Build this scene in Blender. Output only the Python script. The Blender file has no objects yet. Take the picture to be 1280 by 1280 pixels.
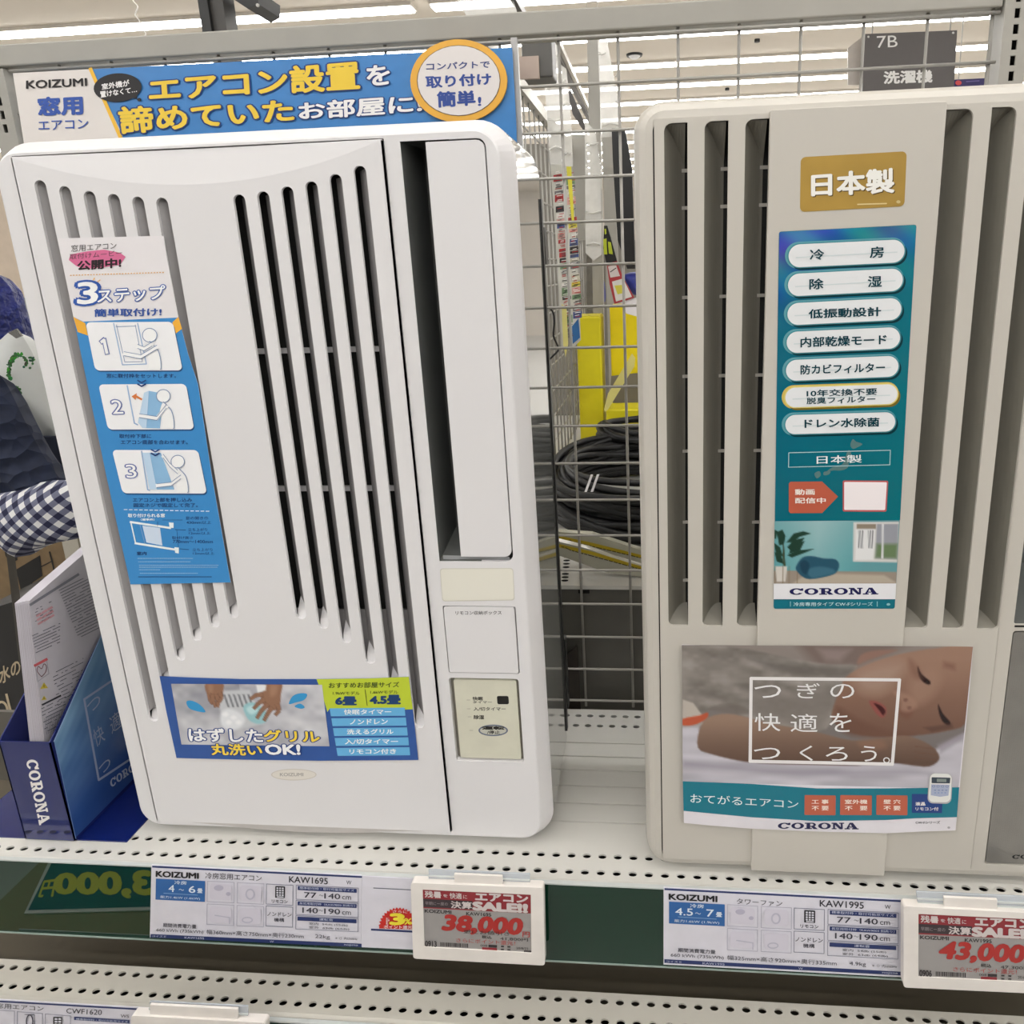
import bpy, math, random
import numpy as np
from mathutils import Vector, Matrix, geometry
random.seed(7); rng = np.random.default_rng(7)
SC = bpy.context.scene; COL = SC.collection
# ------------------------------------------------------------------ camera
# vanishing points measured on the 1280 frame: verticals, shelf direction, depth direction
VV, VH, VD = np.array([865., 4052.]), np.array([-9568., 659.]), np.array([825., 330.])
n1 = VD-VH; n2 = VD-VV
PP = np.linalg.solve(np.array([n1, n2]), [n1@VV, n2@VH])
FL = math.sqrt(-(VV-PP)@(VD-PP))
def cdir(q): return np.array([q[0]-PP[0], -(q[1]-PP[1]), -FL])
M0 = np.stack([a/np.linalg.norm(a) for a in (-cdir(VH), cdir(VD), -cdir(VV))], 1)
U_, S_, Vt_ = np.linalg.svd(M0); ROT = (U_@Vt_).T           # camera -> world
CAM = np.array([0.12981479, -0.63322786, 0.62923051])
cd = bpy.data.cameras.new('camera'); cam = bpy.data.objects.new('camera', cd); COL.objects.link(cam)
cd.sensor_width = 36; cd.lens = FL/1280*36; cd.clip_start = .02; cd.clip_end = 60
cd.shift_x = (640-PP[0])/1280; cd.shift_y = (PP[1]-640)/1280
mw = Matrix([list(ROT[i])+[CAM[i]] for i in range(3)]+[[0, 0, 0, 1]]); cam.matrix_world = mw
SC.camera = cam
# ------------------------------------------------------------------ light
SC.view_settings.view_transform = 'Standard'; SC.view_settings.look = 'None'
SC.view_settings.gamma = 1; SC.view_settings.use_curve_mapping = False
SC.view_settings.exposure = 0.15
w = bpy.data.worlds.new('store_air'); SC.world = w; w.use_nodes = True
w.node_tree.nodes['Background'].inputs[0].default_value = (1.0, .995, .985, 1)
w.node_tree.nodes['Background'].inputs[1].default_value = .24
LAMP_POWER = 11.5          # emission of the ceiling light strips
CEIL = 2.2                # ceiling height above the shelf deck
# ------------------------------------------------------------------ measuring
def atv(P, X=None, Y=None, Z=None):
    P = np.atleast_2d(np.asarray(P, float))
    d = np.stack([P[:, 0]-PP[0], -(P[:, 1]-PP[1]), np.full(len(P), -FL)], 1)@ROT.T
    if Y is not None: t = (Y-CAM[1])/d[:, 1]
    elif Z is not None: t = (Z-CAM[2])/d[:, 2]
    else: t = (X-CAM[0])/d[:, 0]
    return CAM+d*t[:, None]
def at(x, y, **k): return atv([(x, y)], **k)[0]
# ------------------------------------------------------------------ materials
def lin(c): return tuple(((v/255)/12.92 if v/255 <= .04045 else ((v/255+.055)/1.055)**2.4) for v in c)
INK = 1.04
def ink(c): return tuple(min(.92, v*INK) for v in lin(c))
MATS = {}
def mat(name, rgb, rough=.5, metal=0., var=.04, scale=40., spec=.5, emit=0., trans=0., bump=0., alpha=1., coat=0.):
    if name in MATS: return MATS[name]
    m = bpy.data.materials.new(name); m.use_nodes = True; nt = m.node_tree; b = nt.nodes['Principled BSDF']
    c = rgb if max(rgb) <= 1 and isinstance(rgb[0], float) else ink(rgb)
    b.inputs['Roughness'].default_value = rough; b.inputs['Metallic'].default_value = metal
    b.inputs['Specular IOR Level'].default_value = spec
    b.inputs['Coat Weight'].default_value = coat; b.inputs['Coat Roughness'].default_value = .08
    tc = nt.nodes.new('ShaderNodeTexCoord'); nz = nt.nodes.new('ShaderNodeTexNoise')
    nz.inputs['Scale'].default_value = scale; nz.inputs['Detail'].default_value = 3
    nt.links.new(tc.outputs['Object'], nz.inputs['Vector'])
    rp = nt.nodes.new('ShaderNodeValToRGB'); nt.links.new(nz.outputs['Fac'], rp.inputs['Fac'])
    rp.color_ramp.elements[0].position = .3; rp.color_ramp.elements[1].position = .7
    rp.color_ramp.elements[0].color = (*[v*(1-var) for v in c], 1); rp.color_ramp.elements[1].color = (*[min(1, v*(1+var)) for v in c], 1)
    nt.links.new(rp.outputs['Color'], b.inputs['Base Color'])
    if bump:
        bp = nt.nodes.new('ShaderNodeBump'); bp.inputs['Strength'].default_value = bump; bp.inputs['Distance'].default_value = .002
        nt.links.new(nz.outputs['Fac'], bp.inputs['Height']); nt.links.new(bp.outputs['Normal'], b.inputs['Normal'])
    if emit:
        b.inputs['Emission Color'].default_value = (1, .995, .98, 1); b.inputs['Emission Strength'].default_value = emit
    if trans: b.inputs['Transmission Weight'].default_value = trans
    if alpha < 1: b.inputs['Alpha'].default_value = alpha
    MATS[name] = m; return m
def ink_mat(name, rough=.45, coat=0., metal=0.):
    if name in MATS: return MATS[name]
    m = bpy.data.materials.new(name); m.use_nodes = True; nt = m.node_tree; b = nt.nodes['Principled BSDF']
    a = nt.nodes.new('ShaderNodeAttribute'); a.attribute_name = 'Col'
    nt.links.new(a.outputs['Color'], b.inputs['Base Color'])
    b.inputs['Roughness'].default_value = rough; b.inputs['Coat Weight'].default_value = coat; b.inputs['Metallic'].default_value = metal
    b.inputs['Specular IOR Level'].default_value = .35
    MATS[name] = m; return m
INKM = ink_mat('printed_ink'); INKG = ink_mat('glossy_printed_ink', .22, .3)
white_p = mat('white_plastic', (221, 219, 220), .34, var=.012, scale=6)
ivory_p = mat('ivory_plastic', (194, 189, 180), .36, var=.015, scale=6)
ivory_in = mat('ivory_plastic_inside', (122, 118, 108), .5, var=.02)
side_p = mat('shaded_glossy_side', (132, 134, 132), .04, var=.02, coat=1., spec=.9)  # white side in low light: the dimness is put into this grey base
dark_p = mat('black_filter_mesh', (26, 26, 24), .8, var=.3, scale=400)
outlet_p = mat('shaded_outlet_plastic', (88, 90, 88), .45, var=.05)  # shade of the outlet recess put into the plastic's dark colour
steel_w = mat('white_painted_steel', (206, 204, 198), .28, var=.02, scale=9, coat=.25)
steel_low = mat('grey_white_painted_steel', (188, 184, 174), .35, var=.02, scale=9)
steel_g = mat('grey_painted_steel', (158, 155, 147), .4, var=.03, scale=20)
wire_m = mat('grey_wire', (165, 162, 156), .35, var=.03, metal=.25)
green_m = mat('green_price_rail', (4, 46, 31), .012, var=.05, scale=14, coat=0., spec=.5)
black_m = mat('black_plastic', (22, 22, 22), .4, var=.1)
paper_w = mat('white_paper', (226, 222, 224), .5, var=.01)
clear_m = mat('clear_plastic', (205, 212, 220), .12, alpha=.55, var=.01)
film_m = mat('clear_film', (236, 234, 228), .08, alpha=.6, var=.10, scale=30, coat=1.)
hole_m = mat('black_void', (10, 9, 8), .9, var=.05)
# ------------------------------------------------------------------ objects
WL = {}
def tagp(o, label=None, cat=None, group=None, kind=None):
    if label: o['label'] = label
    if cat: o['category'] = cat
    if group: o['group'] = group
    if kind: o['kind'] = kind
    return o
def thing(name, label, cat, loc, group=None):
    o = bpy.data.objects.new(name, None); COL.objects.link(o); o.empty_display_size = .05
    o.location = loc; WL[o.name] = np.array(loc, float); return tagp(o, label, cat, group)
class MB:
    def __init__(s): s.v = []; s.f = []; s.c = []
    def add(s, v, f, c=None):
        b = len(s.v); s.v += [tuple(map(float, p)) for p in v]; s.f += [tuple(i+b for i in q) for q in f]
        if c is not None: s.c += ([c]*len(v) if not isinstance(c, (list, np.ndarray)) else [tuple(k) for k in c])
        return s
    def box(s, x0, x1, y0, y1, z0, z1):
        v = [(x, y, z) for x in (x0, x1) for y in (y0, y1) for z in (z0, z1)]
        return s.add(v, [(0, 1, 3, 2), (4, 6, 7, 5), (0, 4, 5, 1), (2, 3, 7, 6), (0, 2, 6, 4), (1, 5, 7, 3)])
    def hexa(s, a, b):            # two quads of four points, front and back
        return s.add(list(a)+list(b), [(0, 1, 2, 3), (7, 6, 5, 4), (0, 4, 5, 1), (1, 5, 6, 2), (2, 6, 7, 3), (3, 7, 4, 0)])
    def plate(s, outer, holes, y0, y1, back=True):   # polygon in X-Z with holes, front face at y0
        loops = [list(outer)]+[list(h) for h in holes]
        tri = geometry.tessellate_polygon([[Vector((p[0], p[1], 0)) for p in l] for l in loops])
        flat = [p for l in loops for p in l]; n = len(flat)
        v = [(p[0], y0, p[1]) for p in flat]+[(p[0], y1, p[1]) for p in flat]
        f = [tuple(t) for t in tri]
        if back: f += [tuple(i+n for i in reversed(t)) for t in tri]
        b = 0
        for l in loops:
            k = len(l)
            for i in range(k): j = (i+1) % k; f.append((b+i, b+j, b+j+n, b+i+n))
            b += k
        return s.add(v, f)
    def prism(s, poly, ax, a, b):  # polygon of the two other axes swept along ax
        n = len(poly)
        def mk(p, t): q = list(p); q.insert(ax, t); return tuple(q)
        tri = geometry.tessellate_polygon([[Vector((p[0], p[1], 0)) for p in poly]])
        v = [mk(p, a) for p in poly]+[mk(p, b) for p in poly]
        f = [tuple(t) for t in tri]+[tuple(i+n for i in reversed(t)) for t in tri]+[(i, (i+1) % n, (i+1) % n+n, i+n) for i in range(n)]
        return s.add(v, f)
    def tube(s, path, r, n=8, closed=False):
        P = [Vector(p) for p in path]; m = len(P); v = []; f = []; up = None
        for i in range(m):
            if closed: t = P[(i+1) % m]-P[i-1]
            else: t = P[min(i+1, m-1)]-P[max(i-1, 0)]
            t.normalize()
            if up is None: up = Vector((0, 0, 1)) if abs(t.z) < .9 else Vector((1, 0, 0))
            a = t.cross(up).normalized(); b = a.cross(t).normalized(); up = b
            rr_ = r[i] if isinstance(r, (list, tuple)) else r
            v += [tuple(P[i]+(a*math.cos(6.2832*k/n)+b*math.sin(6.2832*k/n))*rr_) for k in range(n)]
        for i in range(m if closed else m-1):
            j = (i+1) % m
            f += [(i*n+k, i*n+(k+1) % n, j*n+(k+1) % n, j*n+k) for k in range(n)]
        if not closed: f += [tuple(range(n)), tuple((m-1)*n+k for k in range(n-1, -1, -1))]
        return s.add(v, f)
    def loft(s, rings, cap0=False, cap1=False):
        n = len(rings[0]); v = [p for r in rings for p in r]; f = []
        for i in range(len(rings)-1):
            f += [(i*n+k, i*n+(k+1) % n, (i+1)*n+(k+1) % n, (i+1)*n+k) for k in range(n)]
        if cap0: f.append(tuple(range(n)))
        if cap1: f.append(tuple(range((len(rings)-1)*n+n-1, (len(rings)-1)*n-1, -1)))
        return s.add(v, f)
    def grid(s, fn, nu, nv, cfn=None):
        v = [fn(i/nu, j/nv) for j in range(nv+1) for i in range(nu+1)]
        f = [(j*(nu+1)+i, j*(nu+1)+i+1, (j+1)*(nu+1)+i+1, (j+1)*(nu+1)+i) for j in range(nv) for i in range(nu)]
        return s.add(v, f)
def build(name, mb, m, parent=None, smooth=False, bevel=0., label=None, cat=None, group=None, kind=None, origin=None, bseg=2, recalc=True):
    v = np.array(mb.v, float)
    if parent is not None: o0 = WL[parent.name]
    elif origin is not None: o0 = np.array(origin, float)
    else: o0 = np.array([(v[:, 0].min()+v[:, 0].max())/2, (v[:, 1].min()+v[:, 1].max())/2, v[:, 2].min()])
    me = bpy.data.meshes.new(name); me.from_pydata((v-o0).tolist(), [], mb.f)
    if mb.c:
        at_ = me.color_attributes.new('Col', 'FLOAT_COLOR', 'POINT')
        c = np.ones((len(mb.v), 4), np.float32); c[:, :3] = np.array(mb.c)[:, :3]; at_.data.foreach_set('color', c.ravel())
    elif recalc:
        import bmesh
        b = bmesh.new(); b.from_mesh(me); bmesh.ops.recalc_face_normals(b, faces=b.faces); b.to_mesh(me); b.free()
    me.materials.append(m)
    if smooth: me.polygons.foreach_set('use_smooth', [True]*len(me.polygons))
    o = bpy.data.objects.new(name, me); COL.objects.link(o)
    if parent is not None: o.parent = parent; WL[o.name] = o0
    else: o.location = o0; WL[o.name] = o0
    if bevel:
        md = o.modifiers.new('bevel', 'BEVEL'); md.width = bevel; md.segments = bseg; md.limit_method = 'ANGLE'; md.angle_limit = .6
    return tagp(o, label, cat, group, kind)
def copy_part(o, parent, dloc, name=None):
    c = o.copy(); COL.objects.link(c); c.parent = parent
    c.location = Vector(o.location)+Vector(dloc); WL[c.name] = WL[parent.name]; return c
def rr(x0, x1, z0, z1, r, n=5):
    rs = r if isinstance(r, (list, tuple)) else [r]*4   # bottom-left, bottom-right, top-right, top-left
    out = []
    for (cx, cz, a0, q) in ((x0, z0, 180, rs[0]), (x1, z0, 270, rs[1]), (x1, z1, 0, rs[2]), (x0, z1, 90, rs[3])):
        ccx = cx+q*(1 if cx == x0 else -1); ccz = cz+q*(1 if cz == z0 else -1)
        for k in range(n+1):
            a = math.radians(a0+90*k/n); out.append((ccx+q*math.cos(a), ccz+q*math.sin(a)))
    return out
# ------------------------------------------------------------------ print
TCACHE = {}
def textmesh(s):
    if s in TCACHE: return TCACHE[s]
    c = bpy.data.curves.new('t', 'FONT'); c.body = s; c.resolution_u = 3; c.fill_mode = 'FRONT'
    o = bpy.data.objects.new('t', c); COL.objects.link(o)
    dg = bpy.context.evaluated_depsgraph_get(); me = bpy.data.meshes.new_from_object(o.evaluated_get(dg))
    v = np.empty(len(me.vertices)*3); me.vertices.foreach_get('co', v); v = v.reshape(-1, 3)[:, :2].copy()
    f = [tuple(p.vertices) for p in me.polygons]
    bpy.data.meshes.remove(me); bpy.data.objects.remove(o); bpy.data.curves.remove(c)
    TCACHE[s] = (v, f); return TCACHE[s]
def bolder(v, f, b):       # heavier strokes: the glyphs overprinted around a small circle
    if b <= 0: return v, f, 0.
    k = 6 if b < .045 else 10; V = [v]; F = list(f); n = len(v)
    for i in range(k):
        a = 6.2832*(i+.25)/k; V.append(v+np.array([math.cos(a), math.sin(a)])*b); F += [tuple(j+n*(i+1) for j in q) for q in f]
    return np.concatenate(V), F, np.repeat(np.arange(k+1)*4e-6, n)
def bil(q, u, v):      # q = TL, TR, BR, BL ; v=0 bottom, 1 top
    q = np.array(q, float); u = np.asarray(u)[:, None]; v = np.asarray(v)[:, None]
    return q[3]*(1-u)*(1-v)+q[2]*u*(1-v)+q[1]*u*v+q[0]*(1-u)*v
class Decal(MB):
    """flat print: shapes given where the photograph shows them, laid on the real surface they are printed on"""
    def __init__(s, step=.00014, **plane): super().__init__(); s.plane = plane; s.L = 1; s.step = step; s.sgn = -1
    def lay(s, L): s.L = L; return s
    def put(s, P, f, col, dz=0.):
        k, v0 = next(iter(s.plane.items())); sg = 1 if k == 'X' else (-1 if k == 'Y' else 1)
        if k == 'X' and CAM[0] < v0: sg = -1
        s.n = getattr(s, 'n', 0)+1
        s.add(atv(P, **{k: v0+sg*(s.L*s.step+(s.n % 200)*3e-7+dz)}), f, ink(col) if not isinstance(col, np.ndarray) else col)
    def poly(s, P, col):
        tri = geometry.tessellate_polygon([[Vector((p[0], p[1], 0)) for p in P]]); s.put(P, [tuple(t) for t in tri], col); return s
    def rrect(s, q, col, r=.15, n=5):   # r as share of the height
        q = np.array(q, float); wpx = (np.linalg.norm(q[1]-q[0])+np.linalg.norm(q[2]-q[3]))/2; hpx = (np.linalg.norm(q[3]-q[0])+np.linalg.norm(q[2]-q[1]))/2
        rv = r; ru = r*hpx/wpx; out = []
        for (cx, cz, a0) in ((0, 0, 180), (1, 0, 270), (1, 1, 0), (0, 1, 90)):
            x0 = ru if cx == 0 else 1-ru; z0 = rv if cz == 0 else 1-rv
            for k in range(n+1): a = math.radians(a0+90*k/n); out.append((x0+ru*math.cos(a), z0+rv*math.sin(a)))
        out = np.array(out); return s.poly(bil(q, out[:, 0], out[:, 1]).tolist(), col)
    def ell(s, cx, cy, rx, ry, col, rot=0., n=32):
        a = np.arange(n)/n*2*math.pi; c, q = math.cos(math.radians(rot)), math.sin(math.radians(rot))
        x = rx*np.cos(a); y = ry*np.sin(a)
        return s.poly(np.stack([cx+x*c-y*q, cy+x*q+y*c], 1).tolist(), col)
    def ring(s, cx, cy, rx, ry, wd, col, a0=0, a1=360, n=40):
        a = np.radians(np.linspace(a0, a1, n+1)); o = np.stack([cx+rx*np.cos(a), cy+ry*np.sin(a)], 1); i = np.stack([cx+(rx-wd)*np.cos(a), cy+(ry-wd)*np.sin(a)], 1)
        P = np.concatenate([o, i]); s.put(P, [(k, k+1, n+2+k, n+1+k) for k in range(n)], col); return s
    def stroke(s, P, wd, col, closed=False):
        P = [np.array(p, float) for p in P]
        if closed: P.append(P[0])
        for a, b in zip(P[:-1], P[1:]):
            d = b-a; l = np.linalg.norm(d)
            if l < 1e-6: continue
            n = np.array([-d[1], d[0]])/l*wd/2; e = d/l*wd*.3
            s.put([a-e+n, b+e+n, b+e-n, a-e-n], [(0, 1, 2, 3)], col)
        return s
    def text(s, t, q, col, bold=0., out=None, outw=.05):
        """q: TL,TR,BR,BL of the glyph box, or (x0,y0,x1,y1[,slope])"""
        if not hasattr(q[0], '__len__'):
            x0, y0, x1, y1 = q[:4]; sl = q[4] if len(q) > 4 else 0
            q = [(x0, y0), (x1, y0+sl), (x1, y1+sl), (x0, y1)]
        v, f = textmesh(t); lo = v.min(0); hi = v.max(0)
        if out is not None:
            V, F, dz = bolder(v, f, bold+outw); g = (V-lo)/(hi-lo); s.put(bil(q, g[:, 0], g[:, 1]), F, out, dz)
            L = s.L; s.L = L+1
        V, F, dz = bolder(v, f, bold); g = (V-lo)/(hi-lo); s.put(bil(q, g[:, 0], g[:, 1]), F, col, dz)
        if out is not None: s.L = L
        return s
    def raster(s, quad, nx, ny, fn):   # soft picture print: fn(u,v)-> rgb 0..255, v=0 top
        u, v = np.meshgrid(np.linspace(0, 1, nx+1), np.linspace(0, 1, ny+1)); u = u.ravel(); v = v.ravel()
        P = bil(quad, u, 1-v); c = fn(u, v, P); c = np.clip(c, 0, 255)/255
        c = np.where(c <= .04045, c/12.92, ((c+.055)/1.055)**2.4)*INK
        f = [(j*(nx+1)+i, j*(nx+1)+i+1, (j+1)*(nx+1)+i+1, (j+1)*(nx+1)+i) for j in range(ny) for i in range(nx)]
        s.put(P, f, np.clip(c, 0, .92)); return s
def sheet(poly, Y, m, parent, name='sticker', th=.0003, label=None):
    P = atv(poly, Y=Y); mb = MB(); mb.plate([(p[0], p[2]) for p in P], [], Y, Y+th)
    return build(name, mb, m, parent, label=label)
def sd_poly(P, poly):     # signed distance in px (negative inside)
    poly = np.array(poly, float); d = np.full(len(P), 1e9); ins = np.zeros(len(P), bool)
    for a, b in zip(poly, np.roll(poly, -1, 0)):
        e = b-a; w_ = P-a; t = np.clip((w_@e)/(e@e+1e-9), 0, 1); d = np.minimum(d, np.linalg.norm(w_-t[:, None]*e, axis=1))
        c = ((a[1] > P[:, 1]) != (b[1] > P[:, 1])) & (P[:, 0] < (b[0]-a[0])*(P[:, 1]-a[1])/(b[1]-a[1]+1e-12)+a[0]); ins ^= c
    return np.where(ins, -d, d)
def brush(img, P, poly, col, soft=2., op=1.):
    a = np.clip(.5-sd_poly(P, poly)/soft, 0, 1)[:, None]*op; return img*(1-a)+np.array(col, float)*a
def vnoise(x, y, seed=1):      # smooth value noise for soft printed pictures
    r = np.random.default_rng(seed).random((64, 64)); xi = np.floor(x).astype(int); yi = np.floor(y).astype(int); fx = x-xi; fy = y-yi; fx = fx*fx*(3-2*fx); fy = fy*fy*(3-2*fy)
    g = lambda a, b: r[a % 64, b % 64]
    return (g(xi, yi)*(1-fx)+g(xi+1, yi)*fx)*(1-fy)+(g(xi, yi+1)*(1-fx)+g(xi+1, yi+1)*fx)*fy
def spline(pts, closed=False, k=5):
    P = [np.array(p, float) for p in pts]; n = len(P); out = []
    for i in range(n if closed else n-1):
        g = lambda j: P[j % n] if closed else P[max(0, min(n-1, j))]
        a, b, c, d = g(i-1), g(i), g(i+1), g(i+2)
        for t in np.arange(k)/k: out.append(.5*((2*b)+(-a+c)*t+(2*a-5*b+4*c-d)*t*t+(-a+3*b-3*c+d)*t**3))
    if not closed: out.append(P[-1])
    return out
def corona(D, q, col):
    """bold slab-serif CORONA lettering drawn from strokes of a unit cell"""
    def U(pts): p = np.array(pts, float); return bil(q, p[:, 0], p[:, 1]).tolist()
    def ringo(x0, x1, gap):
        cx = (x0+x1)/2; rx = (x1-x0)/2; n = 28
        a = np.radians(np.linspace(gap, 360-gap, n+1)); o = [(cx+rx*math.cos(t), .5+.5*math.sin(t)) for t in a]
        i = [(cx+rx*.46*math.cos(t), .5+.34*math.sin(t)) for t in a]
        P = np.array(U(o+i)); D.put(P, [(k, k+1, n+2+k, n+1+k) for k in range(n)], col)
    W = .158; g = .010; X = [k*(W+g) for k in range(6)]
    ringo(X[0], X[0]+W, 32); D.poly(U([(X[0]+W-.035, .62), (X[0]+W-.003, .62), (X[0]+W-.003, .99), (X[0]+W-.02, .99), (X[0]+W-.05, .84)]), col)
    ringo(X[1], X[1]+W, 0); ringo(X[3], X[3]+W, 0)
    def slab(x0, x1, y): D.poly(U([(x0, y), (x1, y), (x1, y+.16), (x0, y+.16)]), col)
    x = X[2]; slab(x, x+.09, 0); slab(x, x+.11, .84); D.poly(U([(x+.022, .1), (x+.068, .1), (x+.068, .9), (x+.022, .9)]), col)
    n = 12; a = np.radians(np.linspace(-90, 90, n+1)); o = [(x+.09+.05*math.cos(t), .68+.32*math.sin(t)) for t in a]; i = [(x+.09+.018*math.cos(t), .68+.17*math.sin(t)) for t in a]
    D.put(np.array(U(o+i)), [(k, k+1, n+2+k, n+1+k) for k in range(n)], col); D.poly(U([(x+.06, .36), (x+.1, .36), (x+.1, .5), (x+.06, .5)]), col)
    D.poly(U([(x+.075, .46), (x+.118, .46), (x+.165, .0), (x+.11, .0)]), col)
    x = X[4]; slab(x, x+.06, 0); slab(x, x+.06, .84); slab(x+.095, x+W, .84)
    D.poly(U([(x+.018, .1), (x+.042, .1), (x+.042, .9), (x+.018, .9)]), col); D.poly(U([(x+.115, .1), (x+.139, .1), (x+.139, .9), (x+.115, .9)]), col)
    D.poly(U([(x+.015, .99), (x+.062, .99), (x+.139, .0), (x+.1, .0)]), col)
    x = X[5]; slab(x-.008, x+.06, 0); slab(x+.085, x+W+.01, 0)
    D.poly(U([(x+.06, 1), (x+.1, 1), (x+.155, .1), (x+.102, .1)]), col); D.poly(U([(x+.06, 1), (x+.078, 1), (x+.04, .1), (x+.014, .1)]), col)
    D.poly(U([(x+.035, .28), (x+.125, .28), (x+.118, .42), (x+.042, .42)]), col)
# ------------------------------------------------------------------ room
ceil_m = mat('ceiling_paint', (204, 194, 180), .8, var=.01, scale=2)
floor_m = mat('store_floor', (184, 183, 180), .35, var=.05, scale=3)
def struct(name, mb, m, **k): return build(name, mb, m, kind='structure', **k)
struct('ceiling', MB().box(-14, 16, -8, 15, CEIL+.02, CEIL+.1), ceil_m)
struct('floor', MB().box(-14, 16, -8, 15, -.95, -.85), floor_m)
struct('wall_back', MB().box(-14, 16, 15, 15.2, -.85, CEIL+.02), mat('store_wall', (196, 188, 178), .7, var=.03, scale=1))
lamp_m = mat('light_strip_diffuser', (250, 250, 245), .5, emit=LAMP_POWER, var=.0)
lampcase = mat('light_strip_housing', (205, 198, 188), .5)
rows = [-5.4, -4.6, -3.8, -3.0, -2.2, -1.4, -.6, .2, 1.0, 1.8, 2.55, 3.3, 4.05, 4.84, 5.6, 6.3, 6.95, 7.7, 8.45, 9.2, 9.95, 10.7, 11.45, 12.2]
ORD = ['frontmost', 'second', 'third', 'fourth', 'fifth', 'sixth', 'seventh', 'eighth', 'ninth', 'tenth', 'eleventh', 'twelfth', 'thirteenth', 'fourteenth']
for i, y in enumerate(rows):
    if .5 < y < 3.0: continue      # the bays right behind this shelf are not lit from above
    spans = [(-12, -1.37), (-1.24, 14)] if i == 12 else [(-12, 14)]
    for (a, b) in spans:
        t = thing('ceiling_light', ('ceiling light strip above the top bar, right of its gap' if (i == 12 and a > -2) else 'frontmost ceiling light strip, above the left end of the top bar' if i == 12 else ORD[i-12]+' ceiling light strip in view, counted from the top bar back' if i > 12 else ORD[i]+' ceiling light strip behind the viewer, counted from far' if i < 6 else ORD[i-6]+' ceiling light strip overhead, out of view above the shelf'), 'light', ((a+b)/2, y, CEIL+.02), 'ceiling light strips')
        build('diffuser', MB().box(a, b, y-.045, y+.045, CEIL-.012, CEIL+.0), lamp_m, t)
        build('housing', MB().box(a-.01, b+.01, y-.06, y+.06, CEIL, CEIL+.02), lampcase, t)
p = at(793, 68, Z=CEIL+.02)
t = thing('smoke_detector', 'small round black and white ceiling detector above the right unit', 'detector', tuple(p))
def disc(cx, cy, z0, z1, r0, r1, n=24):
    return MB().loft([[(cx+r*math.cos(6.2832*k/n), cy+r*math.sin(6.2832*k/n), z) for k in range(n)] for r, z in ((r0, z0), (r1, z1))], True, True)
build('base', disc(p[0], p[1], CEIL+.006, CEIL+.02, .06, .065), black_m, t)
build('sensor_dome', disc(p[0], p[1], CEIL-.012, CEIL+.006, .025, .045), white_p, t)
for (x, y) in ((946.5, 49), (909, 110)):
    p = at(x, y, Z=CEIL+.02)
    build('ceiling_screw', disc(p[0], p[1], CEIL, CEIL+.02, .02, .02, 10), black_m, None, label='tiny dark dot fitting on the ceiling %s' % ('left of the hanging sign' if x > 920 else 'above the centre of the right unit'), cat='fitting')
# ------------------------------------------------------------------ gondola frame, mesh back
FY = .254
t = thing('gondola_frame', 'grey painted steel shelf frame with slotted uprights and top bar', 'shelf frame', (-.08, FY, -.85))
build('top_bar', MB().box(-.75, .5062, FY-.004, FY+.03, .8905, .9155), steel_g, t, bevel=.002)
def upright(x0, x1, zt):
    mb = MB(); pitch = .0157*1.0; slotx = (x0+x1)/2
    holes = []; z = .815
    while z < zt-.01: holes.append([(slotx-.0028, z), (slotx+.0028, z), (slotx+.0028, z+.0098), (slotx-.0028, z+.0098)]); z += pitch
    zc = .55; outer = [(x0, zc), (x1, zc), (x1, zt), (x0, zt)]
    mb.plate(outer, holes, FY-.006, FY-.004); mb.box(x0, x0+.002, FY-.004, FY+.03, zc, zt); mb.box(x1-.002, x1, FY-.004, FY+.03, zc, zt)
    mb.box(x0, x1, FY-.006, FY+.03, -.85, zc); mb.box(x0+.002, x1-.002, FY+.02, FY+.028, zc, zt); return mb
for (a, b, zt_) in ((.5075, .5345, .99), (-.702, -.675, .888)):
    u = build('upright', upright(a, b, zt_), steel_g, t)
    build('slot_backing', MB().box(a+.003, b-.003, FY+.012, FY+.014, .55, zt_-.005), hole_m, t)
mp = thing('wire_mesh_grid', 'grey wire mesh back panel behind the two white window units', 'mesh panel', (-.08, FY, 0))
WR = .0018
hw = build('wire', MB().tube([(-.672, FY, .0149), (.505, FY, .0149)], WR, 8), wire_m, mp, smooth=True)
zs = [.0149+.05135*k for k in range(1, 17)]
for z in zs: copy_part(hw, mp, (0, 0, z-.0149))
vw = build('wire', MB().tube([(.0148, FY+.0036, .003), (.0148, FY+.0036, .8905)], WR, 8), wire_m, mp, smooth=True)
for k in range(-10, 8):
    if k: copy_part(vw, mp, (.0692*k, 0, 0))
build('wire', MB().tube([(.499, FY+.0036, .003), (.499, FY+.0036, .8905)], WR*1.2, 8), wire_m, mp, smooth=True)
build('wire', MB().tube([(-.672, FY, .886), (.505, FY, .886)], WR*1.2, 8), wire_m, mp, smooth=True)
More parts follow.
